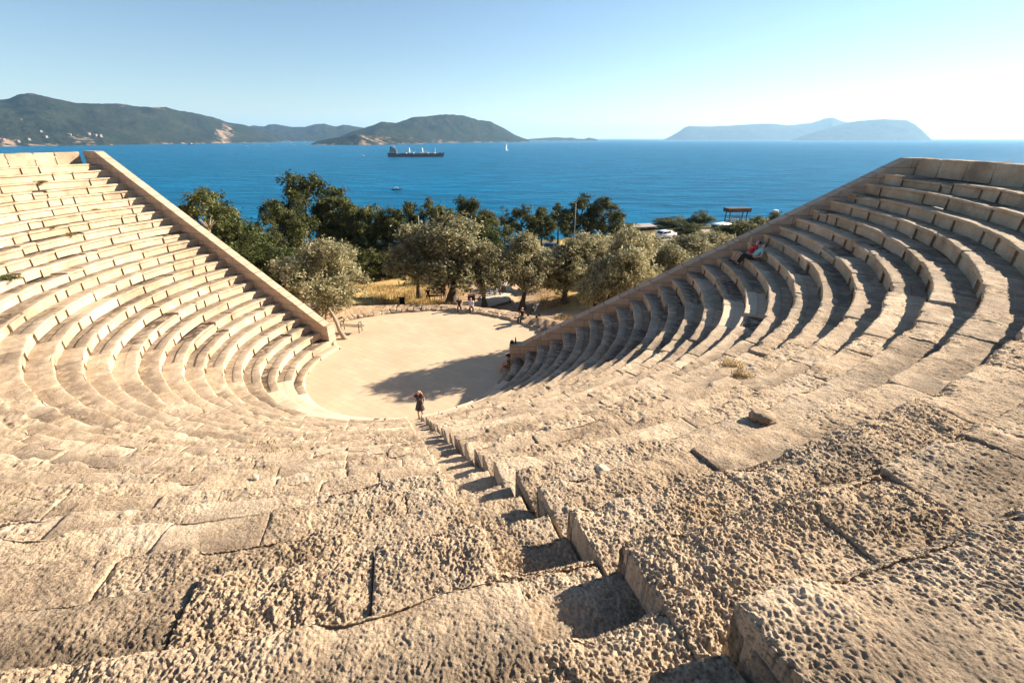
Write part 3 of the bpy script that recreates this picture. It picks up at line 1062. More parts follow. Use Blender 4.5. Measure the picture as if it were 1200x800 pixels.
def trunk_obj(name, seed, base_r, fork_z, lobes, mat, lean=(0, 0), trunks=1):
    rg = random.Random(seed)
    bm = bmesh.new()
    fx, fy = lean
    for k in range(trunks):
        ox = 0.0 if trunks == 1 else (k - (trunks - 1) / 2) * base_r * 2.0
        pts, rr = [], []
        for i in range(6):
            t = i / 5
            pts.append((ox + fx * t + rg.uniform(-1, 1) * base_r * 0.35 * t, fy * t + rg.uniform(-1, 1) * base_r * 0.35 * t, -0.03 + (fork_z + 0.03) * t))
            rr.append(base_r * (1.5 - 0.75 * min(1, t * 2.2) if t < .45 else 0.82 - 0.25 * t))
        add_tube(bm, pts, rr, 8)
        top = Vector(pts[-1])
        for (x, y, z, r) in lobes[k::trunks]:
            e = Vector((x, y, z))
            m1 = top.lerp(e, 0.4) + Vector((rg.uniform(-.04, .04), rg.uniform(-.04, .04), rg.uniform(-0.02, .05)))
            m2 = top.lerp(e, 0.75) + Vector((rg.uniform(-.03, .03), rg.uniform(-.03, .03), rg.uniform(-.02, .03)))
            add_tube(bm, [top, m1, m2, e], [base_r * .55, base_r * .38, base_r * .22, base_r * .08], 6)
            for _ in range(3):
                dv = Vector((rg.gauss(0, 1), rg.gauss(0, 1), rg.gauss(.4, 1))).normalized() * r * 0.9
                add_tube(bm, [m2, m2.lerp(e + dv, 0.6) + Vector((0, 0, .01)), e + dv], [base_r * .18, base_r * .1, base_r * .04], 5)
    return obj_bm(name, bm, mat, None, True)


PROTO = {}


def proto(kind, var):
    """unit tree: 1 wide, 1 tall, origin at the foot of the trunk."""
    key = (kind, var)
    if key in PROTO:
        return PROTO[key]
    rg = random.Random(hash(kind) % 1 + var * 97 + {'olive': 1, 'pine': 2, 'bush': 3, 'thin': 4, 'tall': 5, 'shrub': 6, 'low': 7}[kind] * 1009)
    lobes = []
    if kind == 'olive':
        for i in range(9):
            a = 2 * PI * i / 9 + rg.uniform(-.3, .3)
            rr = rg.uniform(0.18, 0.34)
            lobes.append((rr * math.cos(a), rr * math.sin(a), rg.uniform(0.44, 0.68), rg.uniform(0.12, 0.19)))
        for i in range(5):
            a = rg.uniform(0, 2 * PI)
            rr = rg.uniform(0.0, 0.2)
            lobes.append((rr * math.cos(a), rr * math.sin(a), rg.uniform(0.66, 0.84), rg.uniform(0.13, 0.19)))
        cr = crown_mesh('crown', 100 + var, lobes, 17000, 0.0185, OLIVE, 1, 0.55, 0.030, 0.35, 0.6)
        tr = trunk_obj('trunk', 200 + var, 0.045, 0.27, lobes, BARK, (rg.uniform(-.05, .05), 0))
    elif kind == 'low':         # olive with foliage down to the ground
        for i in range(12):
            a = 2 * PI * i / 12 + rg.uniform(-.3, .3)
            rr = rg.uniform(0.2, 0.34)
            lobes.append((rr * math.cos(a), rr * math.sin(a), rg.uniform(0.16, 0.62), rg.uniform(0.14, 0.21)))
        for i in range(6):
            a = rg.uniform(0, 2 * PI)
            rr = rg.uniform(0.0, 0.22)
            lobes.append((rr * math.cos(a), rr * math.sin(a), rg.uniform(0.62, 0.84), rg.uniform(0.12, 0.19)))
        cr = crown_mesh('crown', 150 + var, lobes, 20000, 0.0165, OLIVE, 1, 0.5, 0.030, 0.35, 0.6)
        tr = trunk_obj('trunk', 250 + var, 0.045, 0.2, lobes, BARK, (0.02, 0))
    elif kind == 'pine':        # broad maritime pine
        for i in range(13):
            z = 0.26 + 0.66 * (i / 12) + rg.uniform(-.03, .03)
            w = 0.40 * max(0, 1 - max(0, (z - 0.26) / 0.70) ** 2.4) + 0.05
            a = i * 2.4 + rg.uniform(-.4, .4)
            lobes.append((w * rg.uniform(.5, 1) * math.cos(a), w * rg.uniform(.5, 1) * math.sin(a), z, rg.uniform(0.12, 0.19) * (1.15 - 0.4 * z)))
        cr = crown_mesh('crown', 300 + var, lobes, 17000, 0.0165, PINE, 0.7, 0.45, 0.026, 0.5, 0.4)
        tr = trunk_obj('trunk', 400 + var, 0.022, 0.5, lobes, BARK, (rg.uniform(-.04, .04), 0))
    elif kind == 'tall':        # open slender pine with bare lower trunk
        for i in range(11):
            z = 0.38 + 0.56 * (i / 10) + rg.uniform(-.03, .03)
            w = 0.40 * max(0, 1 - max(0, (z - 0.38) / 0.60) ** 2.6) + 0.04
            a = i * 2.4 + rg.uniform(-.5, .5)
            lobes.append((w * rg.uniform(.5, 1.1) * math.cos(a), w * rg.uniform(.5, 1.1) * math.sin(a), z, rg.uniform(0.11, 0.17) * (1.2 - 0.45 * z)))
        cr = crown_mesh('crown', 500 + var, lobes, 10500, 0.0185, PINE, 0.6, 0.35, 0.030, 0.4, 0.4)
        tr = trunk_obj('trunk', 600 + var, 0.025, 0.62, lobes, BARK, (rg.uniform(-.05, .05), 0))
    elif kind == 'thin':        # half bare
        for i in range(8):
            z = 0.35 + 0.6 * (i / 7)
            w = 0.30 * (1 - ((z - 0.35) / 0.7) ** 1.5)
            a = i * 2.4
            lobes.append((w * math.cos(a), w * math.sin(a), z, rg.uniform(0.06, 0.10)))
        cr = crown_mesh('crown', 700 + var, lobes, 2400, 0.020, PINE, 0.6, 0.3, 0.04, 0.3, 0.4)
        tr = trunk_obj('trunk', 800 + var, 0.03, 0.75, lobes, BARK)
    else:
        for i in range(11):
            a = 2 * PI * i / 11 + rg.uniform(-.3, .3)
            rr = rg.uniform(0.1, 0.33)
            lobes.append((rr * math.cos(a), rr * math.sin(a), rg.uniform(0.2, 0.72), rg.uniform(0.16, 0.24)))
        lobes.append((0, 0, 0.72, 0.24))
        mat = BUSH if kind == 'bush' else PINE
        cr = crown_mesh('crown', 900 + var, lobes, 13000, 0.021, mat, 1, 0.55, 0.032, 0.4, 0.5)
        tr = trunk_obj('trunk', 1000 + var, 0.03, 0.2, lobes, BARK)
    co_ = np.empty(len(cr.data.vertices) * 3, dtype=np.float32)
    cr.data.vertices.foreach_get('co', co_)
    co_ = co_.reshape(-1, 3)
    fz = 1.0 / np.percentile(co_[:, 2], 99.6)
    fx = 0.5 / np.percentile(np.abs(co_[:, :2]).max(1), 97.0)
    for o in (cr, tr):
        me = o.data
        a_ = np.empty(len(me.vertices) * 3, dtype=np.float32)
        me.vertices.foreach_get('co', a_)
        a_ = (a_.reshape(-1, 3) * np.array([fx, fx, fz], dtype=np.float32)).ravel()
        me.vertices.foreach_set('co', a_)
        me.update()
    PROTO[key] = (cr.data, tr.data)
    for o in (cr, tr):
        bpy.data.objects.remove(o)
    return PROTO[key]


def plant(kind, var, name, loc, w, h, label, cat='tree', rz=None, group=None, mat=None):
    cm, tm = proto(kind, var)
    r = empty(name, loc, rnd.uniform(0, 6.28) if rz is None else rz)
    r.scale = (w, w, h)
    tag(r, label, cat, group)
    link(bpy.data.objects.new('trunk', tm), r)
    link(bpy.data.objects.new('crown', cm), r)
    return r


def tree(kind, var, name, px, Y, top, wpx, label, cat='tree', rz=None, group=None, sink=0.0):
    x, f, d = ray(px, top)
    k = Y / f
    X, zt = x * k, EYE - d * k
    zg = float(land_z(X, Y))
    w = wpx / FPX * k
    return plant(kind, var, name, (X, Y, zg - sink), w, max(0.6, zt - zg + sink), label, cat, rz, group)


OG = 'olive trees below the theatre'
tree('low', 0, 'olive_tree', 367, 33.8, 281, 90, 'wide bushy olive tree right beside the end of the long left retaining wall', group=OG, sink=0.3)
tree('olive', 1, 'olive_tree', 522, 43.5, 253, 118, 'largest silvery olive with dark forked trunk behind the middle of the stone kerb', group=OG)
tree('olive', 2, 'olive_tree', 485, 46, 277, 64, 'olive crown leaning left out of the largest olive, above the dry grass', group=OG)
tree('olive', 3, 'olive_tree', 566, 41.2, 285, 60, 'small olive with one slim trunk between the largest olive and the gravel path', group=OG)
tree('olive', 0, 'olive_tree', 613, 42.5, 274, 68, 'rounded olive with thick dark trunk just right of the gravel path', group=OG)
tree('olive', 2, 'olive_tree', 664, 44.0, 281, 86, 'shady dark olive between the rounded olive and the right retaining wall', group=OG)
tree('olive', 1, 'olive_tree', 739, 29.2, 270, 82, 'big golden green olive crown rising just over the right retaining wall', group=OG)
tree('olive', 3, 'olive_tree', 707, 28.0, 303, 54, 'small pale spiky olive close against the lower part of the right wall', group=OG)
tree('olive', 3, 'olive_tree', 768, 46, 281, 90, 'olive crown to the right of the big golden green one, beyond the wall', group=OG)
tree('olive', 0, 'olive_tree', 806, 51, 277, 90, 'low wide olive in front of the white car seen over the right wall', group=OG)
tree('olive', 2, 'olive_tree', 744, 56, 275, 76, 'olive crown below the low red brown hut', group=OG)
tree('olive', 1, 'olive_tree', 838, 58, 272, 64, 'greyish olive crown in front of the white van', group=OG)
tree('olive', 3, 'olive_tree', 692, 46, 273, 74, 'olive crown squeezed between the shady olive and the big golden green crown', group=OG)
tree('low', 1, 'olive_tree', 640, 52, 291, 44, 'low olive below the slate blue car, between two larger olives', group=OG)
tree('olive', 2, 'olive_tree', 790, 43, 287, 66, 'olive crown just above the right wall below the white car', group=OG)
tree('shrub', 1, 'bush', 862, 82, 258, 44, 'brownish bush at the foot of the dark platform', 'bush')
tree('shrub', 0, 'bush', 890, 86, 254, 34, 'rounded olive brown bush right of the dark platform', 'bush')
tree('shrub', 1, 'bush', 912, 88, 249, 22, 'small bush tip peeping over the right wall below the moored boat', 'bush')

PG = 'pines above the shore'
tree('pine', 0, 'pine_tree', 350, 64, 205, 96, 'tallest spreading pine standing against the sea on the left', group=PG)
tree('pine', 1, 'pine_tree', 388, 66, 220, 66, 'pine leaning on the right side of the tallest spreading pine', group=PG)
tree('pine', 2, 'pine_tree', 318, 57, 236, 74, 'dense pine filling the left foot of the tallest spreading pine', group=PG)
tree('pine', 1, 'pine_tree', 237, 52, 224, 92, 'bushy pine nearest the top of the left retaining wall', group=PG)
tree('bush', 0, 'green_bush', 262, 43, 254, 76, 'fresh green bush hugging the left wall below the bushy pine', 'bush')
tree('bush', 1, 'green_bush', 298, 38, 274, 66, 'bright green bush between the left wall and the wide olive', 'bush')
tree('shrub', 0, 'dark_shrub', 300, 50, 268, 50, 'dark shrub under the dense left pine', 'bush')
tree('bush', 1, 'green_bush', 334, 34.5, 306, 52, 'leafy green bush against the wall in front of the wide olive', 'bush')
tree('pine', 2, 'pine_tree', 409, 64, 240, 66, 'rounded green pine first to the right of the tallest pine group', group=PG)
tree('pine', 0, 'pine_tree', 434, 65, 242, 62, 'pine second to the right of the tallest pine group', group=PG)
tree('pine', 1, 'pine_tree', 458, 64, 245, 60, 'pine just left of the lamp post in the long pine row', group=PG)
tree('tall', 0, 'pine_tree', 481, 66, 237, 50, 'pine with a pointed tip directly behind the slim lamp post', group=PG)
tree('tall', 1, 'pine_tree', 506, 67, 233, 50, 'pointed pine behind the left edge of the largest olive crown', group=PG)
tree('pine', 2, 'pine_tree', 524, 68, 246, 56, 'low pine straight behind the largest olive crown', group=PG)
tree('pine', 0, 'pine_tree', 546, 66, 232, 58, 'twin tipped pine behind the right edge of the largest olive crown', group=PG)
tree('pine', 1, 'pine_tree', 570, 68, 247, 54, 'drooping pine at the right end of the long pine row', group=PG)
tree('thin', 0, 'pine_tree', 591, 72, 242, 26, 'half bare thin pine standing alone with sea behind it', group=PG)
tree('tall', 2, 'pine_tree', 612, 74, 241, 50, 'dark pine behind the rounded olive, first of the right cluster', group=PG)
tree('tall', 0, 'pine_tree', 636, 75, 243, 46, 'dark pine second from the left in the right cluster', group=PG)
tree('tall', 1, 'pine_tree', 656, 77, 239, 46, 'flat topped dark pine behind the blue car', group=PG)
tree('tall', 2, 'pine_tree', 682, 79, 228, 54, 'tallest dark pine of the right cluster, with a lamp pole before it', group=PG)
tree('pine', 2, 'pine_tree', 708, 79, 232, 56, 'broad dark pine at the right end of the right cluster', group=PG)
tree('bush', 0, 'round_bush', 577, 58, 268, 36, 'round green bush beside the parked cars behind the small olive', 'bush')
tree('shrub', 0, 'dark_shrub', 432, 58, 294, 46, 'dark green shrub at the back edge of the dry grass, left one', 'bush')
tree('bush', 0, 'dark_shrub', 466, 59, 294, 44, 'dark green shrub at the back edge of the dry grass, behind the leaning olive', 'bush')
tree('shrub', 1, 'dark_shrub', 400, 58, 284, 46, 'shaded shrub between the wide olive and the pine trunks', 'bush')
tree('bush', 1, 'round_bush', 822, 112, 247, 30, 'bright green round bush against the sea left of the white van', 'bush')
tree('shrub', 0, 'hedge', 790, 112, 256, 56, 'long dark hedge behind the white car by the shore', 'hedge')
tree('shrub', 1, 'hedge', 740, 104, 262, 34, 'dark low hedge left of the red brown hut', 'hedge')
tree('shrub', 1, 'hedge', 722, 100, 264, 40, 'dark hedge at the right foot of the broad dark pine', 'hedge')
tree('shrub', 0, 'bush', 808, 96, 262, 34, 'dull green bush between the white car and the white van', 'bush')

# dead pale shrub beside the left wall
p = at_dist(243, 262, 41)
bm = bmesh.new()
g = float(land_z(p.x, p.y))
hh = p.z - g
add_tube(bm, [(0, 0, -0.2), (0.05, 0, hh * .5), (0, 0.03, hh * .9)], [0.10, 0.08, 0.06], 6)
for k in range(9):
    a = k * 0.7
    q = Vector((math.cos(a) * rnd.uniform(.5, 1.0), math.sin(a) * .4, hh + rnd.uniform(0.1, .9)))
    st = Vector((0, 0.02, hh * rnd.uniform(.75, .9)))
    add_tube(bm, [st, st.lerp(q, .5) + Vector((0, 0, .08)), q], [0.055, 0.04, 0.02], 5)
d = obj_bm('dead_shrub', bm, PALEBARK, None, True)
d.location = (p.x, p.y, g)
tag(d, 'leafless pale dead shrub in front of the bushy left pine', 'shrub')

# leaning pale trunk at the left wall end (part of nothing else: an old stump leaning on the wall)
b = at(402, 396, 0)
bm = bmesh.new()
pts = [(0.22, -0.1, -0.1), (0.02, 0.0, 0.22), (-0.22, 0.12, 0.6), (-0.34, 0.25, 1.0), (-0.62, 0.5, 1.5), (-1.0, 0.8, 2.0)]
add_tube(bm, pts, [0.22, 0.17, 0.14, 0.14, 0.11, 0.08], 9)
s_ = obj_bm('leaning_trunk', bm, PALEBARK, None, True)
s_.location = (b.x, b.y, -0.02)
tag(s_, 'twisted pale tree trunk leaning left beside the wall end and the bench', 'tree trunk')


# dry grass, weeds
def blades(name, pts, h, mat, seed, per=14, spread=0.12, kind=None, parent=None, lean=0.5):
    rg = np.random.default_rng(seed)
    pts = np.asarray(pts)
    n = len(pts) * per
    base = np.repeat(pts, per, 0) + np.concatenate([rg.normal(size=(n, 2)) * spread, np.zeros((n, 1))], 1)
    hh = h * (0.5 + rg.random(n))
    ang = rg.random(n) * 2 * PI
    ln = lean * rg.random(n) * hh
    tip = base + np.stack([np.cos(ang) * ln, np.sin(ang) * ln, hh], -1)
    w = np.stack([-np.sin(ang), np.cos(ang), ang * 0], -1) * (0.022 + 0.06 * h)[..., None] if hasattr(h, '__len__') else \
        np.stack([-np.sin(ang), np.cos(ang), ang * 0], -1) * (0.012 + 0.05 * h)
    mid = base * .45 + tip * .55 + np.array([0, 0, 0.06]) * h
    V = np.stack([base - w * .6, base + w * .6, mid + w * .5, tip], 1).reshape(-1, 3)
    F = np.arange(n * 4).reshape(-1, 4)
    att = np.ones((n * 4, 4))
    att[:, 0] = np.repeat(np.clip(0.5 + 0.22 * rg.normal(size=n), 0, 1), 4)
    return mesh_np(name, V, F, mat, parent, False, att)


rg = np.random.default_rng(7)
gp = []
while len(gp) < 2600:
    x, y = rg.uniform(-24, 24), rg.uniform(36, 60)
    if x > -5 and x < 3: continue
    if math.hypot(x - CX, y - CY) < 11.6: continue
    if vnoise(np.array([[x * .35, y * .35, 0.]]), 5)[0] < 0.42: continue
    gp.append((x, y, float(land_z(x, y)) - 0.02))
tag(blades('dry_grass', gp, 0.34, DRYLEAF, 8, 16, 0.22), kind='stuff')


def seat_hit(px, py):
    x, f, d = ray(px, py)
    best = None
    for k in np.arange(1.0, 60, 0.02):
        X, Y, Z = x * k, f * k, EYE - d * k
        R = math.hypot(X - CX, Y - CY)
        n = math.floor((R - Rn(26)) / DR) + 26
        if n >= 1 and Z <= Zn(min(n, 27)):
            return Vector((X, Y, Zn(min(n, 27)))), min(n, 27)
        if n < 1 and Z <= 0:
            return Vector((X, Y, 0)), 0
    return Vector((0, 0, 0)), 0


WG = 'weeds growing between the seat rows'
weeds = [(9, 327, 0.16, 'grey green weed growing on the left rows at the photo edge', BUSH, 0.38), (52, 221, 0.12, 'low dull weed on the upper left rows', WEEDM, 0.34),
         (84, 275, 0.12, 'small weed tuft on the left rows above the other two', WEEDM, 0.2), (63, 272, 0.10, 'little weed clump on the left rows beside another small tuft', WEEDM, 0.2),
         (112, 246, 0.10, 'thin weed growing on the left rows near the wall', WEEDM, 0.22),
         (310, 536, 0.045, 'flat patch of yellow green weeds on the middle rows', WEEDM, 0.75), (856, 428, 0.13, 'dry pale weed beside the smooth pale block on the right', DRYLEAF, 0.22),
         (868, 440, 0.10, 'second dry weed just below the one beside the smooth pale block', DRYLEAF, 0.2),
         (4, 600, 0.05, 'low weed on the rows at the lower left edge', WEEDM, 0.16)]
for i, (px, py, hgt, lab, mt, spr) in enumerate(weeds):
    p, n = seat_hit(px, py)
    pts = [(p.x + rg.normal() * spr * .6, p.y + rg.normal() * spr * .35, p.z - 0.03) for _ in range(int(10 + 50 * spr))]
    o = blades('weed', pts, hgt, mt, 50 + i, 9, 0.05, lean=1.2)
    tag(o, lab, 'weed', WG)


stones = [(893, 491, 0.30, 'loose grey stone lying alone on the worn rows at the right'), 
          (706, 552, 0.16, 'small pale stone lying on the rows right of the stairway'), (148, 603, 0.10, 'little white pebble on the rows at the lower left'),
          (300, 560, 0.09, 'white pebble on the rows below the flat weeds')]
for i, (px, py, r_, lab) in enumerate(stones):
    p, n = seat_hit(px, py)
    bm = bmesh.new()
    bmesh.ops.create_icosphere(bm, subdivisions=4, radius=1.0)
    me = bpy.data.meshes.new('t'); bm.to_mesh(me); bm.free()
    cc = np.array([v.co[:] for v in me.vertices])
    ff = np.array([pl_.vertices[:] for pl_ in me.polygons])
    dd = 1 + 0.35 * fbm(cc * 1.3 + i * 9, 3, 200) + 0.10 * fbm(cc * 6 + i * 5, 3, 210)
    cc = np.round(cc * dd[:, None] * 2.4) / 2.4 * 0.35 + cc * dd[:, None] * 0.65
    r_ *= 0.5
    cc = cc * np.array([1.25, 0.85, 0.6]) * r_
    a_ = np.ones((len(cc), 4)); a_[:, 0] = 0.95 if i == 0 else 1.15; a_[:, 1] = 0.1 if i == 0 else 0.6; a_[:, 2] = 0.6 if i == 0 else 0.1
    o = mesh_np('loose_stone', cc, ff, STONE, None, True, a_)
    o.location = (p.x, p.y, p.z + r_ * .12)
    o.rotation_euler = (0.1, 0.15, i * 1.9)
    tag(o, lab, 'stone', 'loose stones on the seat rows')

# ------------------------------------------------------------------ people
def skin_obj(name, V, E, Rr, mat, parent, sub=1, root=0):
    me = bpy.data.meshes.new(name)
    me.from_pydata([tuple(v) for v in V], E, [])
    me.materials.append(mat)
    o = link(bpy.data.objects.new(name, me), parent)
    m = o.modifiers.new('skin', 'SKIN')
    sv = me.skin_vertices[0].data if me.skin_vertices else None
    if sv is None:
        bm = bmesh.new(); bm.from_mesh(me)
        bm.verts.layers.skin.verify()
        bm.to_mesh(me); bm.free()
        sv = me.skin_vertices[0].data
    for i, r in enumerate(Rr):
        sv[i].radius = (r, r) if not hasattr(r, '__len__') else r
        sv[i].use_root = (i == root)
    m.use_smooth_shade = True
    s = o.modifiers.new('sub', 'SUBSURF')
    s.levels = sub; s.render_levels = sub
    return o


STAND = dict(pelvis=(0, 0, .92), waist=(0, 0, 1.06), chest=(0, 0.01, 1.28), neck=(0, 0.0, 1.46), chin=(0, 0.03, 1.53), head=(0, 0.02, 1.62), crown=(0, 0.0, 1.70),
             shL=(-.17, 0, 1.40), elL=(-.23, -.02, 1.14), wrL=(-.24, .06, .90), shR=(.17, 0, 1.40), elR=(.23, -.02, 1.14), wrR=(.24, .06, .90),
             hipL=(-.09, 0, .88), knL=(-.10, .02, .48), anL=(-.10, -.02, .09), toL=(-.11, .14, .04), hipR=(.09, 0, .88), knR=(.10, .02, .48), anR=(.10, -.02, .09), toR=(.11, .14, .04))
SIT = dict(STAND, pelvis=(0, 0, .10), waist=(0, -.03, .24), chest=(0, -.05, .46), neck=(0, -.03, .64), chin=(0, .02, .70), head=(0, 0.01, .79), crown=(0, -.01, .87),
           shL=(-.17, -.04, .58), elL=(-.22, .06, .34), wrL=(-.14, .28, .24), shR=(.17, -.04, .58), elR=(.22, .06, .34), wrR=(.14, .28, .24),
           hipL=(-.09, .02, .10), knL=(-.12, .42, .14), anL=(-.12, .46, -.30), toL=(-.12, .60, -.36), hipR=(.09, .02, .10), knR=(.12, .42, .14), anR=(.12, .46, -.30), toR=(.12, .60, -.36))


def person(loc, rz, pose, label, shirt, legs=None, hair=DARKHAIR, scale=1.0, skirt=None, long_hair=False, hat=None, group=None, shorts=False):
    r = empty('person', loc, rz)
    r.scale = (scale,) * 3
    tag(r, label, 'person', group)
    J = {k: Vector(v) for k, v in pose.items()}
    names = ['pelvis', 'waist', 'chest', 'neck', 'chin', 'head', 'crown', 'shL', 'elL', 'wrL', 'shR', 'elR', 'wrR',
             'hipL', 'knL', 'anL', 'toL', 'hipR', 'knR', 'anR', 'toR']
    radius = dict(pelvis=.125, waist=.105, chest=.125, neck=.052, chin=.072, head=.095, crown=.06, shL=.06, elL=.042, wrL=.03, shR=.06, elR=.042, wrR=.03,
                  hipL=.09, knL=.058, anL=.04, toL=.032, hipR=.09, knR=.058, anR=.04, toR=.032)
    V = [J[n] for n in names]
    Rr = [radius[n] for n in names]
    ix = {n: i for i, n in enumerate(names)}
    E = [(ix[a], ix[b]) for a, b in [('pelvis', 'waist'), ('waist', 'chest'), ('chest', 'neck'), ('neck', 'chin'), ('chin', 'head'), ('head', 'crown'),
         ('chest', 'shL'), ('shL', 'elL'), ('elL', 'wrL'), ('chest', 'shR'), ('shR', 'elR'), ('elR', 'wrR'),
         ('pelvis', 'hipL'), ('hipL', 'knL'), ('knL', 'anL'), ('anL', 'toL'), ('pelvis', 'hipR'), ('hipR', 'knR'), ('knR', 'anR'), ('anR', 'toR')]]
    # hands: palm, four unequal fingers, thumb
    for s in 'LR':
        wr, el = J['wr' + s], J['el' + s]
        d = (wr - el).normalized()
        sd = d.cross(Vector((0, 1, 0.2)))
        sd = sd.normalized() if sd.length > .1 else Vector((1, 0, 0))
        pn = d.cross(sd)
        pi = len(V)
        V.append(wr + d * .07); Rr.append((.035, .018)); E.append((ix['wr' + s], pi))
        for k, (o_, ln) in enumerate(((-.028, .07), (-.009, .085), (.010, .08), (.028, .062))):
            V.append(wr + d * (.075 + ln * .5) + sd * o_ + pn * .008); Rr.append(.009); E.append((pi, len(V) - 1))
            V.append(wr + d * (.075 + ln * .9) + sd * o_ * 1.1 + pn * .028); Rr.append(.007); E.append((len(V) - 2, len(V) - 1))
        V.append(wr + d * .06 - sd * .045 + pn * .012); Rr.append(.010); E.append((pi, len(V) - 1))
    # nose and ears
    fw = (J['chin'] - J['neck']); fw = Vector((0, 1, 0)) if fw.length < 1e-4 else Vector((0, 1, 0))
    hd = J['head']
    skin_obj('body', V, E, Rr, SKIN, r, 1)
    for nm, off, sz, mt in (('nose', (0, .095, -.015), (.022, .03, .05), SKIN), ('ear', (-.088, -.005, -.01), (.018, .035, .055), SKIN),
                            ('ear', (.088, -.005, -.01), (.018, .035, .055), SKIN), ('eye', (-.033, .088, .012), (.024, .012, .010), DARKHAIR),
                            ('eye', (.033, .088, .012), (.024, .012, .010), DARKHAIR)):
        bm = bmesh.new()
        add_box(bm, hd + Vector(off), sz, 0, .003)
        obj_bm(nm, bm, mt, r, True)
    bm = bmesh.new()
    add_box(bm, hd + Vector((0, .088, -.055)), (.045, .010, .010), 0, .003)
    obj_bm('mouth', bm, REDCLOTH, r)
    # shirt
    k = 1.16
    sv = [J['pelvis'], J['waist'], J['chest'], J['chest'].lerp(J['neck'], .55), J['shL'], J['shL'].lerp(J['elL'], .62), J['shR'], J['shR'].lerp(J['elR'], .62)]
    skin_obj('shirt', sv, [(0, 1), (1, 2), (2, 3), (2, 4), (4, 5), (2, 6), (6, 7)], [.135, .12, .142, .072, .074, .060, .074, .060], shirt, r, 1)
    if legs is not None:
        pv, pr, pe = [J['pelvis'], J['pelvis'].lerp(J['waist'], .4)], [.137, .13], [(0, 1)]
        for s in 'LR':
            a = len(pv)
            pv += [J['hip' + s], J['kn' + s]]
            pr += [.102, .074]
            pe += [(0, a), (a, a + 1)]
            if not shorts:
                pv.append(J['an' + s]); pr.append(.055); pe.append((a + 1, a + 2))
            else:
                pv[-1] = J['hip' + s].lerp(J['kn' + s], .8)
        skin_obj('trousers', pv, pe, pr, legs, r, 1)
    if skirt is not None:
        bm = bmesh.new()
        zs = [(.95 * 1.12, .135), (.95, .16), (.80, .20), (.68, .23), (.60, .245)]
        rings = []
        for z, rr in zs:
            rings.append([bm.verts.new((rr * math.cos(a) * (1 + .08 * math.sin(5 * a) * (1.1 - z)), rr * .8 * math.sin(a) + .02 * (1 - z), z))
                          for a in [2 * PI * i / 18 for i in range(18)]])
        for a, b in zip(rings, rings[1:]):
            for i in range(18):
                bm.faces.new((a[i], a[(i + 1) % 18], b[(i + 1) % 18], b[i]))
        o = obj_bm('skirt', bm, skirt, r, True)
    hv = [J['crown'] + Vector((0, -.01, -.005)), hd + Vector((0, -.045, .01)), J['neck'] + Vector((0, -.07, .05))]
    hr = [.078, .094, .06]
    he = [(0, 1), (1, 2)]
    if long_hair:
        hv += [J['chest'] + Vector((-.02, -.10, .06)), hd + Vector((-.13, -.03, -.08)), hd + Vector((-.2, -.02, -.18))]
        hr += [.07, .06, .045]
        he += [(2, 3), (1, 4), (4, 5)]
    skin_obj('hair', hv, he, hr, hair, r, 1)
    for s in 'LR':
        bm = bmesh.new()
        c = J['an' + s].lerp(J['to' + s], .45)
        add_box(bm, (c.x, c.y, c.z - .025), (.085, .23, .07), 0, .02)
        obj_bm('shoe', bm, BLACKCLOTH, r, True)
    if hat is not None:
        bm = bmesh.new()
        add_tube(bm, [J['crown'] + Vector((0, 0, -.03)), J['crown'] + Vector((0, 0, -.02))], [.17, .17], 14)
        add_tube(bm, [J['crown'] + Vector((0, 0, -.02)), J['crown'] + Vector((0, 0, .07))], [.10, .085], 14)
        obj_bm('hat', bm, hat, r, True)
    return r


# woman coming up from the orchestra, one hand raised
W = dict(STAND, elR=(.30, .06, 1.30), wrR=(.22, .20, 1.53), elL=(-.24, -.05, 1.16), wrL=(-.20, .10, .98), knL=(-.10, .07, .50), anL=(-.10, -.08, .14), toL=(-.10, .06, .08),
         head=(0, 0.05, 1.61), crown=(0, 0.03, 1.69), chin=(0, 0.06, 1.52))
w = at(493.5, 491, 0.0)
person((w.x, w.y, 0.0), rad(178), W, 'woman in a dark dress with auburn hair at the foot of the stairway, hand raised', GREYCLOTH, None, AUBURN, 1.0, skirt=GREYCLOTH, long_hair=True)

# two people on the right-hand rows: they face the orchestra
RECL = dict(SIT, waist=(0, -.14, .22), chest=(0, -.30, .40), neck=(0, -.42, .55), chin=(0, -.40, .63), head=(0, -.44, .71), crown=(0, -.48, .79),
            shL=(-.17, -.36, .50), elL=(-.24, -.34, .24), wrL=(-.14, -.12, .14), shR=(.17, -.36, .50), elR=(.22, -.12, .62), wrR=(.12, -.10, .86),
            knL=(-.12, .40, .16), anL=(-.12, .62, -.20), toL=(-.12, .76, -.24), knR=(.12, .44, .18), anR=(.12, .62, -.20), toR=(.13, .76, -.24))
p1, n1 = seat_hit(871, 308)


def face_center(p):
    return math.atan2(CY - p.y, CX - p.x) - PI / 2


def on_row(theta, n, dr):
    r = Rn(n) + dr
    return Vector((CX + r * math.cos(theta), CY + r * math.sin(theta), Zn(n)))


th1 = math.atan2(p1.y - CY, p1.x - CX)
P1 = on_row(th1 + 0.012, n1, 0.16)
person(P1, face_center(P1), RECL, 'dark haired person in a red shirt leaning back on the right rows, arm lifted', REDCLOTH, BROWNCLOTH, shorts=True)
P2 = on_row(th1 - 0.026, n1, 0.20)
person(P2, face_center(P2) , dict(RECL, elR=(.24, -.30, .22), wrR=(.16, -.08, .14)), 'dark haired person in a pale teal shirt beside the one in red', TEALCLOTH, BLACKCLOTH)
# person at the foot of the right wall
P3 = on_row(line_theta(A_R, B_R, Rn(1) + .4) - 0.10, 1, 0.18)
person(P3, face_center(P3), SIT, 'person with a dark hat sitting on the lowest row against the right wall end', BROWNCLOTH, BROWNCLOTH, hat=BLACKCLOTH, shorts=True)


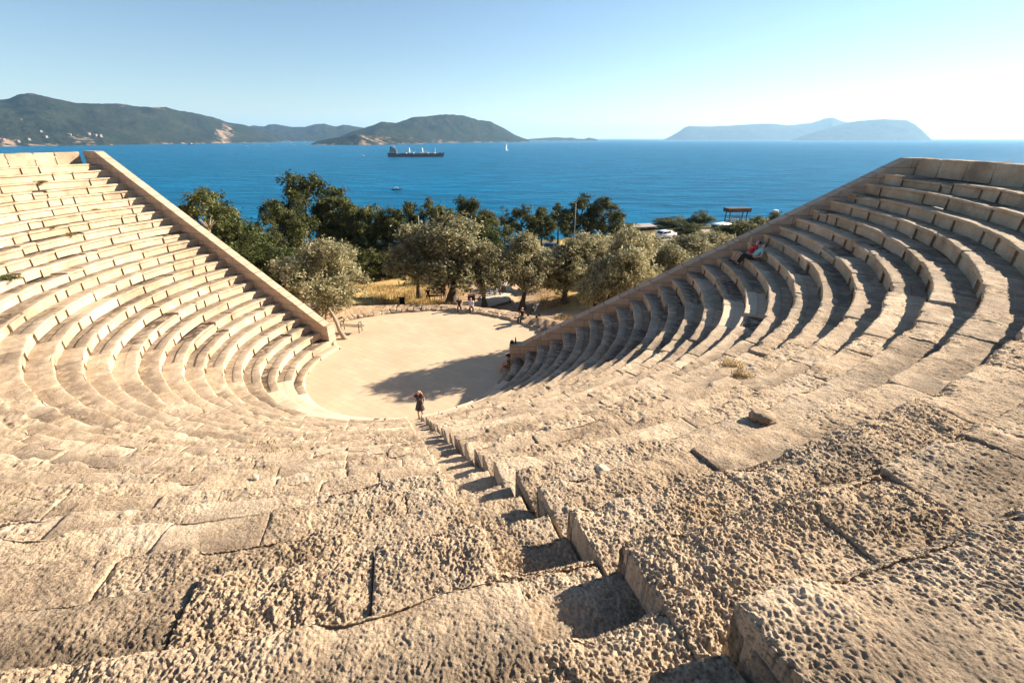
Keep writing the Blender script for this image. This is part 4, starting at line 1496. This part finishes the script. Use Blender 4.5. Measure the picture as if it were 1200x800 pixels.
def ground_pt(px, py):
    z = 0.0
    for _ in range(6):
        p = at(px, py, z)
        z = float(land_z(p.x, p.y))
    return Vector((p.x, p.y, z))


def kerb_pt(px, py, r):
    p = at(px, py, 0.25)
    a = math.atan2(p.y - CY, p.x - CX)
    return Vector((CX + r * math.cos(a), CY + r * math.sin(a), 0.26))


K1 = kerb_pt(609, 374, 10.75)
person(K1, rad(150), SIT, 'person in black sitting on the kerb stones beside a pushchair', BLACKCLOTH, BLACKCLOTH, hair=AUBURN)
K2 = kerb_pt(540, 358, 10.75)
person(K2, rad(185), SIT, 'dark clothed person sitting on the kerb below the largest olive', BLACKCLOTH, NAVYPAINT)
K3 = kerb_pt(553, 360, 10.75)
person(K3, rad(190), SIT, 'person in a pale blue top sitting on the kerb right of the dark clothed one', BLUECLOTH, BLACKCLOTH)
g1 = ground_pt(521, 350)
person(g1, rad(150), STAND, 'person in dark clothes standing by the trunk of the largest olive', BROWNCLOTH, BLACKCLOTH)
g2 = ground_pt(502, 350.5)
person((g2.x, g2.y, g2.z + .40), rad(190), SIT, 'dark clothed person sitting on the left end of the low dark bench', BLACKCLOTH, BLACKCLOTH)
for px, py, rz, sh, lg, lab in ((576, 345, 160, WHITECLOTH, BLUECLOTH, 'person in pale trousers standing leftmost in the group on the gravel path'),
                                (581, 347, 230, WHITECLOTH, WHITECLOTH, 'person all in white in the middle of the group on the gravel path'),
                                (586, 347, 100, WHITECLOTH, BLACKCLOTH, 'person in white top and black trousers beside the black bin')):
    g = ground_pt(px, py)
    person(g, rad(rz), STAND, lab, sh, lg, group='people standing on the gravel path')

# ------------------------------------------------------------------ small furniture
# pushchair
p = kerb_pt(619, 376, 11.3)
p.z = float(land_z(p.x, p.y))
t = empty('pushchair', p, rad(60))
tag(t, 'dark folding pushchair standing by the person in black at the kerb', 'pushchair')
bm = bmesh.new()
for s in (-.22, .22):
    add_tube(bm, [(s, .38, .10), (s, .05, .55), (s, -.30, 1.02)], .016, 6)
    add_tube(bm, [(s, -.32, .10), (s, 0.0, .48), (s, .10, .62)], .016, 6)
add_tube(bm, [(-.22, -.30, 1.02), (.22, -.30, 1.02)], .02, 6)
obj_bm('frame', bm, IRON, t)
bm = bmesh.new()
add_box(bm, (0, .08, .46), (.38, .34, .05), 0, .02)
add_box(bm, (0, -.12, .70), (.38, .05, .48), 0, .02, rx=rad(20))
obj_bm('seat', bm, BLACKCLOTH, t)
bm = bmesh.new()
for k in range(5):
    a = rad(-10 + 28 * k)
    add_box(bm, (0, -.16 + .34 * math.cos(a) * .7, .72 + .32 * math.sin(a)), (.42, .18, .02), 0, 0, rx=a + PI / 2)
obj_bm('hood', bm, BLACKCLOTH, t)
for sx in (-.24, .24):
    for sy in (.40, -.34):
        bm = bmesh.new()
        add_tube(bm, [(sx - .02, sy, .10), (sx + .02, sy, .10)], .10, 14)
        obj_bm('wheel', bm, RUBBER, t)
bm = bmesh.new()
add_box(bm, (0.05, .02, .60), (.20, .16, .16), .3, .05)
o = obj_bm('white_bundle', bm, WHITECLOTH, t)

# wooden bench with iron ends, left of the orchestra
a_, b_ = at(398, 387, 0), at(427, 389, 0)
t = empty('park_bench', (a_ + b_) / 2, math.atan2(b_.y - a_.y, b_.x - a_.x))
tag(t, 'backless wooden bench with dark iron ends beside the left wall end', 'bench')
Lb = (b_ - a_).length
bm = bmesh.new()
for k in range(4):
    add_box(bm, (0, -.18 + .12 * k, .46), (Lb, .10, .04), 0, .008)
obj_bm('seat', bm, WOOD, t)
for s in (-1, 1):
    bm = bmesh.new()
    x = s * (Lb / 2 - .28)
    add_tube(bm, [(x, -.24, 0), (x, -.22, .44), (x, -.24, .68), (x, -.12, .76), (x, .10, .76), (x, .22, .68), (x, .20, .44), (x, .24, 0)], .03, 7)
    add_tube(bm, [(x, -.24, .42), (x, .24, .42)], .025, 6)
    obj_bm('leg', bm, IRON, t)

# low dark bench under the largest olive
a_, b_ = ground_pt(502, 351), ground_pt(519, 351)
t = empty('low_bench', (a_ + b_) / 2, math.atan2(b_.y - a_.y, b_.x - a_.x))
tag(t, 'low dark wooden bench in the shade under the largest olive', 'bench')
Lb = (b_ - a_).length
bm = bmesh.new()
for k in range(4):
    add_box(bm, (0, -.2 + .13 * k, .42), (Lb, .11, .045), 0, .01)
obj_bm('seat', bm, DARKWOOD, t)
bm = bmesh.new()
for k in range(2):
    add_box(bm, (0, .30, .62 + .16 * k), (Lb, .035, .11), 0, .01)
obj_bm('backrest', bm, DARKWOOD, t)
for s in (-1, 1):
    bm = bmesh.new()
    add_box(bm, (s * (Lb / 2 - .12), 0, .2), (.07, .42, .41), 0, .01)
    add_box(bm, (s * (Lb / 2 - .12), .27, .6), (.06, .03, .4), 0, .005)
    obj_bm('leg', bm, DARKWOOD, t)

# bins
for px, py, lab in ((471, 358, 'dark square litter bin on a post in the dry grass'), (589.5, 345, 'black litter bin beside the group on the gravel path')):
    g = ground_pt(px, py)
    if px < 500:
        g = at_dist(px, 351, 41.0)
        g.z = float(land_z(g.x, g.y))
    t = empty('litter_bin', g, .3)
    tag(t, lab, 'bin')
    bm = bmesh.new()
    add_prism(bm, [(-.21, .30), (.21, .30), (.25, .86), (-.25, .86)], [(-.24, 1), (.24, 1)])
    obj_bm('bin_body', bm, IRON, t)
    bm = bmesh.new()
    add_box(bm, (0, 0, .90), (.54, .54, .05), 0, .015)
    obj_bm('lid', bm, IRON, t)
    bm = bmesh.new()
    add_tube(bm, [(0, 0, -.1), (0, 0, .32)], .04, 8)
    obj_bm('post', bm, IRON, t)
# wooden box by the path
g = ground_pt(552.5, 352)
t = empty('planter_box', g, 0.15)
tag(t, 'red brown wooden planter box between the kerb sitters and the path', 'planter')
bm = bmesh.new()
for k in range(4):
    for s in (-1, 1):
        add_box(bm, (0, s * .26, .10 + .15 * k), (.72, .03, .13), 0, .006)
        add_box(bm, (s * .35, 0, .10 + .15 * k), (.03, .48, .13), 0, .006)
obj_bm('boards', bm, REDBROWN, t)
bm = bmesh.new()
add_box(bm, (0, 0, .3), (.66, .48, .5))
obj_bm('soil', bm, DARKWOOD, t)
for i, px in enumerate((545, 549)):
    pass
# bag and bottle on the end of the right wall
q = Vector((CX + A_R.x, CY + A_R.y))
bm = bmesh.new()
add_box(bm, (0, 0, .10), (.22, .16, .20), 0, .05)
add_tube(bm, [(-.06, 0, .19), (-.05, 0, .27), (.05, 0, .27), (.06, 0, .19)], .012, 6)
o = obj_bm('small_bag', bm, BLACKCLOTH, None, True)
o.location = (q.x + .16, q.y + .25, 1.455)
tag(o, 'small black bag set down on the flat end of the right wall', 'bag')
bm = bmesh.new()
add_tube(bm, [(0, 0, 0), (0, 0, .30), (0, 0, .36), (0, 0, .44), (0, 0, .46)], [.045, .045, .03, .018, .018], 10)
o = obj_bm('dark_bottle', bm, BLACKCLOTH, None, True)
o.location = (q.x + .38, q.y + .22, 1.455)
tag(o, 'tall dark bottle beside the black bag on the right wall end', 'bottle')


# lamp posts
def lamp(px, top, Y, lab):
    x, f, d = ray(px, top)
    k = Y / f
    X, zt = x * k, EYE - d * k
    g = float(land_z(X, Y))
    t = empty('lamp_post', (X, Y, g), rad(200))
    tag(t, lab, 'lamp post')
    hgt = zt - g
    bm = bmesh.new()
    add_tube(bm, [(0, 0, -.2), (0, 0, hgt * .5), (0, 0, hgt - .15), (0.05, 0, hgt), (.35, 0, hgt + .04)], [.08, .06, .05, .04, .035], 8)
    obj_bm('pole', bm, POLEM, t, True)
    bm = bmesh.new()
    add_box(bm, (.42, 0, hgt + .04), (.42, .2, .10), 0, .03)
    obj_bm('lamp_head', bm, POLEM, t)


lamp(490, 252, 54, 'slim grey lamp post in front of the long pine row')
lamp(675, 238, 70, 'tall grey lamp post in front of the tallest dark pine on the right')


# ------------------------------------------------------------------ vehicles
def car(p, rz, paint, label, van=False):
    t = empty('parked_van' if van else 'parked_car', p, rz)
    tag(t, label, 'van' if van else 'car', None if van else 'cars parked along the road')
    L, Wd = (5.3, 1.95) if van else (4.3, 1.78)
    if van:
        low = [(-.5, .35), (-.5, .95), (-.492, 1.75), (-.47, 2.12), (-.42, 2.2), (.22, 2.2), (.30, 2.12), (.41, 1.25), (.485, 1.05), (.5, .75), (.5, .35)]
    else:
        low = [(-.5, .32), (-.5, .72), (-.485, .92), (-.44, .98), (-.34, 1.36), (-.24, 1.45), (.06, 1.44), (.13, 1.36), (.26, .98), (.46, .86), (.495, .68), (.5, .32)]
    bm = bmesh.new()
    ys = [(-1, .93), (-.90, 1), (.90, 1), (1, .93)]
    rings = []
    for y, s in ys:
        ring = []
        for a, z in low:
            tumble = 1.0 - 0.16 * max(0, (z - .95)) / (1.25 if van else .5)
            ring.append(bm.verts.new((a * L * (s if abs(y) == 1 else 1), y * Wd / 2 * tumble, z)))
        rings.append(ring)
    n = len(low)
    for r0, r1 in zip(rings, rings[1:]):
        for j in range(n):
            bm.faces.new((r0[j], r0[(j + 1) % n], r1[(j + 1) % n], r1[j]))
    bm.faces.new(rings[0][::-1]); bm.faces.new(rings[-1])
    bmesh.ops.bevel(bm, geom=[e for e in bm.edges if e.calc_face_angle(0) > .5], offset=.05, segments=2, affect='EDGES')
    obj_bm('body', bm, paint, t, True)
    # glass
    def sidepane(xs, zs):
        for s in (-1, 1):
            bm = bmesh.new()
            vs = []
            for x, z in zip(xs, zs):
                tumble = 1.0 - 0.16 * max(0, (z - .95)) / (1.25 if van else .5)
                vs.append(bm.verts.new((x * L, s * (Wd / 2 * tumble + .012), z)))
            bm.faces.new(vs)
            obj_bm('window', bm, GLASSM, t)
    if van:
        sidepane((-.45, -.44, -.20, -.20), (1.25, 1.95, 1.95, 1.25))
        sidepane((-.17, -.17, .10, .10), (1.25, 1.95, 1.95, 1.25))
        sidepane((.13, .13, .27, .38), (1.25, 1.95, 1.95, 1.28))
        fr = [((.31, 2.02), (.405, 1.32))]
        re = [((-.505, 1.25), (-.492, 1.95))]
    else:
        sidepane((-.40, -.33, -.13, -.13), (1.0, 1.34, 1.38, 1.0))
        sidepane((-.11, -.11, .06, .10, .225), (1.0, 1.38, 1.38, 1.34, 1.0))
        fr = [((.138, 1.36), (.262, 1.0))]
        re = [((-.442, 1.0), (-.348, 1.33))]
    for (a, b) in fr + re:
        sgn = 1 if a[0] > 0 else -1
        bm = bmesh.new()
        vs = []
        for (x, z), e in ((a, -1), (a, 1), (b, 1), (b, -1)):
            vs.append(bm.verts.new((x * L + sgn * .03, e * Wd * .40, z + .015)))
        bm.faces.new(vs)
        obj_bm('windscreen', bm, GLASSM, t)
    for sx in (-.31, .31):
        for sy in (-1, 1):
            bm = bmesh.new()
            y = sy * (Wd / 2 - .06)
            add_tube(bm, [(sx * L, y - .1, .32), (sx * L, y + .1, .32)], .32, 18)
            wv = obj_bm('wheel', bm, RUBBER, t)
            bm = bmesh.new()
            add_tube(bm, [(sx * L, y + sy * .10, .32), (sx * L, y + sy * .112, .32)], .20, 14)
            obj_bm('rim', bm, ALLOY, wv)
    for s in (-1, 1):
        bm = bmesh.new()
        add_box(bm, (.488 * L, s * Wd * .36, .78), (.08, .34, .14), 0, .02)
        obj_bm('headlight', bm, LAMPGLASS, t)
        bm = bmesh.new()
        add_box(bm, (-.497 * L, s * Wd * .38, .85), (.06, .24, .16), 0, .02)
        obj_bm('tail_light', bm, REDPLASTIC, t)
    return t


def road_pt(px, py):
    p = ground_pt(px, py)
    return Vector((p.x, p.y, float(land_z(p.x, p.y)) + .1))


car(road_pt(580, 305), rad(5), WHITEPAINT, 'white car parked nearest the top of the gravel path')
car(road_pt(588, 298), rad(184), NAVYPAINT, 'dark blue car parked just behind the white one by the path')
car(road_pt(648, 295.5), rad(8), BLUEPAINT, 'slate blue car parked under the dark pines')
car(road_pt(780, 279), rad(28), WHITEPAINT, 'white car standing alone among bushes beyond the right wall')
car(road_pt(845, 274), rad(30), WHITEPAINT, 'white van with dark windows parked by the shore near the dark platform', van=True)

# low red brown hut by the shore
p = at_dist(752, 268, 104)
g = float(land_z(p.x, p.y))
t = empty('beach_hut', (p.x, p.y, g), rad(14))
tag(t, 'low red brown wooden hut with pale flat roof by the shore', 'hut')
hz = p.z - g + .6
bm = bmesh.new()
for k in range(11):
    add_box(bm, (-2.35 + .47 * k, 0, hz / 2), (.45, 2.6, hz), 0, .02)
obj_bm('wall', bm, REDBROWN, t)
bm = bmesh.new()
add_box(bm, (0, -.1, hz + .10), (5.6, 3.3, .16), 0, .03, rx=rad(3))
obj_bm('roof', bm, ROOFPALE, t)
bm = bmesh.new()
add_box(bm, (.6, -1.33, hz * .5), (1.6, .06, hz * .45))
obj_bm('window', bm, GLASSM, t)

# dark platform above the shore
p = at_dist(864, 246, 108)
g = float(land_z(p.x, p.y))
t = empty('shade_platform', (p.x, p.y, g), rad(8))
tag(t, 'dark wooden platform frame with a roof board standing above the shore bushes', 'platform')
hz = p.z - g
for sx in (-2.1, 2.1):
    for sy in (-.8, .8):
        bm = bmesh.new()
        add_box(bm, (sx, sy, hz / 2 - .3), (.16, .16, hz + .6), 0, .02)
        obj_bm('post', bm, IRON, t)
bm = bmesh.new()
for k in range(5):
    add_box(bm, (-2.24 + 1.12 * k, 0, hz + .05), (1.06, 2.4, .85), 0, .03)
rf = obj_bm('roof_board', bm, DARKWOOD, t)
bm = bmesh.new()
for k in range(3):
    add_box(bm, (-1.4 + .75 * k, -1.22, hz + .1), (.5, .05, .42), 0, .01)
obj_bm('red_panel', bm, REDBROWN, rf)
bm = bmesh.new()
add_box(bm, (0, 0, hz - 2.2), (4.6, 2.0, .2), 0, .02)
obj_bm('deck', bm, BLUEPAINT, t)
bm = bmesh.new()
for y in (-.95, .95):
    add_box(bm, (0, y, hz - 1.35), (4.5, .07, .09))
    add_box(bm, (0, y, hz - 1.75), (4.5, .05, .07))
    for k in range(8):
        add_box(bm, (-2.1 + .6 * k, y, hz - 1.72), (.06, .045, .8))
obj_bm('railing', bm, BLUEPAINT, t)

# ------------------------------------------------------------------ ships and boats
# bulk carrier
c = at(487.5, 184, SEA)
t = empty('cargo_ship', c, rad(1))
tag(t, 'long dark cargo ship with white cranes lying at anchor in the bay', 'ship')
LEN, BEAM = 143.0, 22.0


def hull_bm(z0, z1, grow0, grow1):
    bm = bmesh.new()
    rings = []
    for i in range(25):
        u = i / 24
        x = -LEN / 2 + LEN * u
        if u < .12: w = .72 + .28 * (u / .12)
        elif u > .8: w = max(0.02, 1 - ((u - .8) / .2) ** 1.8)
        else: w = 1.0
        ring = []
        for z, gr in ((z0, grow0), (z1, grow1)):
            sheer = (2.6 * max(0, (u - .86) / .14) ** .7 + 1.9 * (u < .16)) if z == z1 and z1 > 4 else 0
            rake = 4.0 * max(0, (u - .8) / .2) * (z / 9.0)
            ring.append((x + rake, w * BEAM / 2 * gr, z + sheer))
        rings.append([bm.verts.new((px, s * py, pz)) for s, lst in ((-1, ring), (1, ring[::-1])) for px, py, pz in lst])
    for r0, r1 in zip(rings, rings[1:]):
        for j in range(4):
            bm.faces.new((r0[j], r0[(j + 1) % 4], r1[(j + 1) % 4], r1[j]))
    bm.faces.new(rings[0][::-1]); bm.faces.new(rings[-1])
    return bm


obj_bm('hull', hull_bm(1.6, 8.0, .97, 1.0), HULLBLACK, t)
obj_bm('boot_topping', hull_bm(-2, 1.59, .9, .965), HULLRED, t)
bm = bmesh.new()
add_box(bm, (-57, 0, 12.5), (17, 18, 9), 0, .3)
add_box(bm, (-56, 0, 18.4), (12, 19, 3), 0, .3)
add_box(bm, (-56, 0, 21.1), (7, 14, 2.4), 0, .3)
dh = obj_bm('deckhouse', bm, FUNNELM, t)
for lv in (11, 14, 18.5):
    bm = bmesh.new()
    add_box(bm, (-57, -9.06 if lv < 16 else -9.56, lv), (13 if lv < 16 else 10, .1, 0.9))
    obj_bm('window', bm, LAMPGLASS, dh)
bm = bmesh.new()
add_box(bm, (-63, 0, 20.5), (5, 5, 8), 0, .5)
obj_bm('funnel', bm, HULLBLACK, t)
for x in (-31, -12, 7, 26, 43):
    bm = bmesh.new()
    add_box(bm, (x, 0, 9.4), (14, 15, 2.2), 0, .2)
    obj_bm('hatch_cover', bm, SHIPGREY, t)
for x in (-17, 17):
    bm = bmesh.new()
    add_box(bm, (x, 0, 14), (4.2, 5.0, 12), 0, .3)
    add_box(bm, (x, 0, 20.5), (3.0, 4.2, 2.6), 0, .3)
    cr = obj_bm('crane', bm, SHIPWHITE, t)
    bm = bmesh.new()
    add_box(bm, (x + 9, 0, 13.5), (16, .9, .9), 0, .1, ry=rad(8))
    obj_bm('jib', bm, SHIPWHITE, cr)
bm = bmesh.new()
add_tube(bm, [(51, 0, 8), (51, 0, 22)], [.7, .4], 8)
obj_bm('foremast', bm, SHIPWHITE, t)
bm = bmesh.new()
add_tube(bm, [(-55, 0, 22), (-55, 0, 29)], [.5, .25], 6)
add_box(bm, (-55, 0, 26), (1, 5, .4))
obj_bm('radar_mast', bm, SHIPWHITE, t)
bm = bmesh.new()
add_box(bm, (64, 0, 8.9), (9, 9, 3.4), 0, .2)
obj_bm('forecastle', bm, HULLRED, t)


def boat_hull(L, B, D):
    bm = bmesh.new()
    rings = []
    for i in range(11):
        u = i / 10
        w = (.8 + .2 * min(1, u / .2)) if u < .55 else max(.03, 1 - ((u - .55) / .45) ** 2)
        x = -L / 2 + L * u
        sh = D * .35 * max(0, u - .5)
        rings.append([bm.verts.new(v) for v in ((x, -w * B / 2, D + sh), (x, -w * B * .36, -.1), (x, w * B * .36, -.1), (x, w * B / 2, D + sh))])
    for r0, r1 in zip(rings, rings[1:]):
        for j in range(4):
            bm.faces.new((r0[j], r0[(j + 1) % 4], r1[(j + 1) % 4], r1[j]))
    bm.faces.new(rings[0][::-1]); bm.faces.new(rings[-1])
    return bm


# sailing yacht
c = at(594, 176.5, SEA)
t = empty('sailing_boat', c, rad(50))
tag(t, 'white sailing boat with raised sail near the tip of the headland', 'sailing boat')
obj_bm('hull', boat_hull(17, 5, 1.6), SHIPWHITE, t)
bm = bmesh.new()
add_tube(bm, [(.5, 0, 1.5), (.5, 0, 27)], [.3, .2], 8)
add_tube(bm, [(.5, 0, 3.4), (-7, 0, 3.2)], .18, 6)
obj_bm('mast', bm, SHIPWHITE, t)
bm = bmesh.new()
vs = []
for a, z in ((.2, 3.7), (-6.8, 3.5), (-5.2, 10), (-2.6, 19), (.2, 26.5)):
    vs.append(bm.verts.new((a, .10 if z < 20 else .05, z)))
f1 = bm.faces.new(vs)
r = bmesh.ops.extrude_face_region(bm, geom=[f1])
bmesh.ops.translate(bm, vec=(0, -.12, 0), verts=[v for v in r['geom'] if isinstance(v, bmesh.types.BMVert)])
obj_bm('sail', bm, SHIPWHITE, t)


def motorboat(px, py, L, rz, label, dark=False, group=None):
    c = at(px, py, SEA)
    t = empty('motor_boat', c, rz)
    tag(t, label, 'boat', group)
    obj_bm('hull', boat_hull(L, L * .32, L * .10), HULLBLACK if dark else SHIPWHITE, t)
    bm = bmesh.new()
    add_box(bm, (-.02 * L, 0, L * .15), (L * .42, L * .24, L * .13), 0, L * .02)
    add_box(bm, (-.05 * L, 0, L * .24), (L * .30, L * .22, L * .025), 0, L * .005)
    cb = obj_bm('cabin', bm, SHIPWHITE, t)
    bm = bmesh.new()
    add_box(bm, (.02 * L, 0, L * .17), (L * .39, L * .246, L * .05))
    obj_bm('window', bm, GLASSM, cb)
    return t


motorboat(465, 222.6, 9.5, rad(15), 'small motor boat with dark hull on open water behind the pines', True)
motorboat(908.5, 250.5, 10, rad(35), 'moored motor boat with dark hull just above the right wall', True)
motorboat(425, 183, 12, rad(-20), 'little white motor boat to the left of the cargo ship')
BG = 'tiny white boats in the far bay'
for px, py in ((289, 172), (314, 171.5), (308, 167.5), (318, 167.8), (281, 167.6), (345, 170.5), (358, 170.2), (262, 168.6), (298, 167.8)):
    motorboat(px, py, 20, rnd.uniform(-.5, .5), 'tiny white boat in the far bay under the hills', group=BG)
motorboat(340, 167.3, 44, 0.1, 'larger white yacht farthest back in the bay')
motorboat(224, 169.8, 42, 0.0, 'dark boat lying close under the cliffs of the left hills', True)
motorboat(681, 171, 14, 0.2, 'speck of a white boat alone on the open sea')


# white villas along the foot of the left hills
def ray_land(px, py, objs):
    dg = bpy.context.evaluated_depsgraph_get()
    x, f, d = ray(px, py)
    v = Vector((x, f, -d)).normalized()
    for o in objs:
        ok, loc, nrm, _ = o.ray_cast(Vector((0, 0, EYE)) + v * 500, v)
        if ok:
            return loc
    return None


bpy.context.view_layer.update()
hills = [o for o in bpy.data.objects if o.name.startswith(('hills', 'headland'))]
VG = 'white houses along the far shore'
vill = [(34, 164), (42, 163), (54, 161), (68, 157), (82, 158.6), (98, 158.2), (104, 157.6), (112, 159.4), (118, 160), (125, 161), (48, 154.5), (60, 165), (22, 166.5),
        (86, 166), (5, 164.4), (74, 165), (416, 160.2), (424, 160.8), (436, 162), (452, 163), (459, 164)]
for px, py in vill[::2] + [(104, 157.6), (112, 159.4)]:
    loc = ray_land(px, py, hills)
    if loc is None:
        continue
    s = (loc - Vector((0, 0, EYE))).length / 2800
    t = empty('far_house', loc, rnd.uniform(-.6, .6))
    t.scale = (s, s, s)
    tag(t, 'small white house with tiled roof on the far shore', 'house', VG)
    wd, dp, ht = rnd.uniform(8, 15), 8, rnd.uniform(4.0, 6.5)
    bm = bmesh.new()
    add_box(bm, (0, 0, ht / 2 - 2), (wd, dp, ht + 4))
    obj_bm('wall', bm, VILLAWALL, t)
    bm = bmesh.new()
    add_prism(bm, [(-dp / 2 - .6, ht + .02), (dp / 2 + .6, ht + .02), (0, ht + 3)], [(-wd / 2 - .6, 1), (wd / 2 + .6, 1)])
    obj_bm('roof', bm, ROOFTILE, t)

# ------------------------------------------------------------------ haze
m = bpy.data.materials.new('sea_haze')
m.use_nodes = True
nt_ = m.node_tree
for nd in list(nt_.nodes):
    if nd.type != 'OUTPUT_MATERIAL':
        nt_.nodes.remove(nd)
pv_ = nt_.nodes.new('ShaderNodeVolumePrincipled')
pv_.inputs['Color'].default_value = (0.44, 0.72, 1.0, 1)
pv_.inputs['Density'].default_value = 0.000041
pv_.inputs['Anisotropy'].default_value = 0.3
nt_.links.new(pv_.outputs[0], [n for n in nt_.nodes if n.type == 'OUTPUT_MATERIAL'][0].inputs['Volume'])
bm = bmesh.new()
add_box(bm, (0, 20000, 330), (90000, 46000, 740 + 0))
hz_o = obj_bm('haze', bm, m)
hz_o.location = (0, 0, 0)
for v in hz_o.data.vertices:
    v.co.z = 760 if v.co.z > 300 else -62
tag(hz_o, kind='stuff')

# ------------------------------------------------------------------ world, sun, camera
w = bpy.data.worlds.new('World')
scene.world = w
w.use_nodes = True
wt = w.node_tree
sky = wt.nodes.new('ShaderNodeTexSky')
sky.sky_type = 'NISHITA'
sky.sun_disc = False
sky.sun_elevation = SUN_EL
sky.sun_rotation = SUN_AZ
sky.altitude = 50
sky.air_density = 1.0
sky.dust_density = 0.0
sky.ozone_density = 2.2
bg = wt.nodes['Background']
bg.inputs['Strength'].default_value = 0.05
wt.links.new(sky.outputs[0], bg.inputs['Color'])

sl = bpy.data.lights.new('Sun', 'SUN')
sl.energy = 5.0
sl.angle = rad(0.53)
sl.color = (1.0, 0.88, 0.71)
so = link(bpy.data.objects.new('Sun', sl))
sd = Vector((math.sin(SUN_AZ) * math.cos(SUN_EL), math.cos(SUN_AZ) * math.cos(SUN_EL), math.sin(SUN_EL)))
so.rotation_euler = (-sd).to_track_quat('-Z', 'Y').to_euler()
so.location = sd * 200

cam = bpy.data.cameras.new('Camera')
cam.sensor_width = 36
cam.lens = 36 * FPX / 1200
cam.clip_start = 0.05
cam.clip_end = 120000
co = link(bpy.data.objects.new('Camera', cam))
co.location = (0, 0, EYE)
co.rotation_euler = (PI / 2 - PITCH, 0, 0)
scene.camera = co

scene.view_settings.view_transform = 'Standard'
scene.view_settings.look = 'None'
scene.view_settings.exposure = 1.55
scene.view_settings.gamma = 1.0
scene.view_settings.use_curve_mapping = False
scene.render.engine = 'CYCLES'
scene.cycles.max_bounces = 6
scene.cycles.diffuse_bounces = 2
scene.cycles.volume_bounces = 1
scene.cycles.use_denoising = True
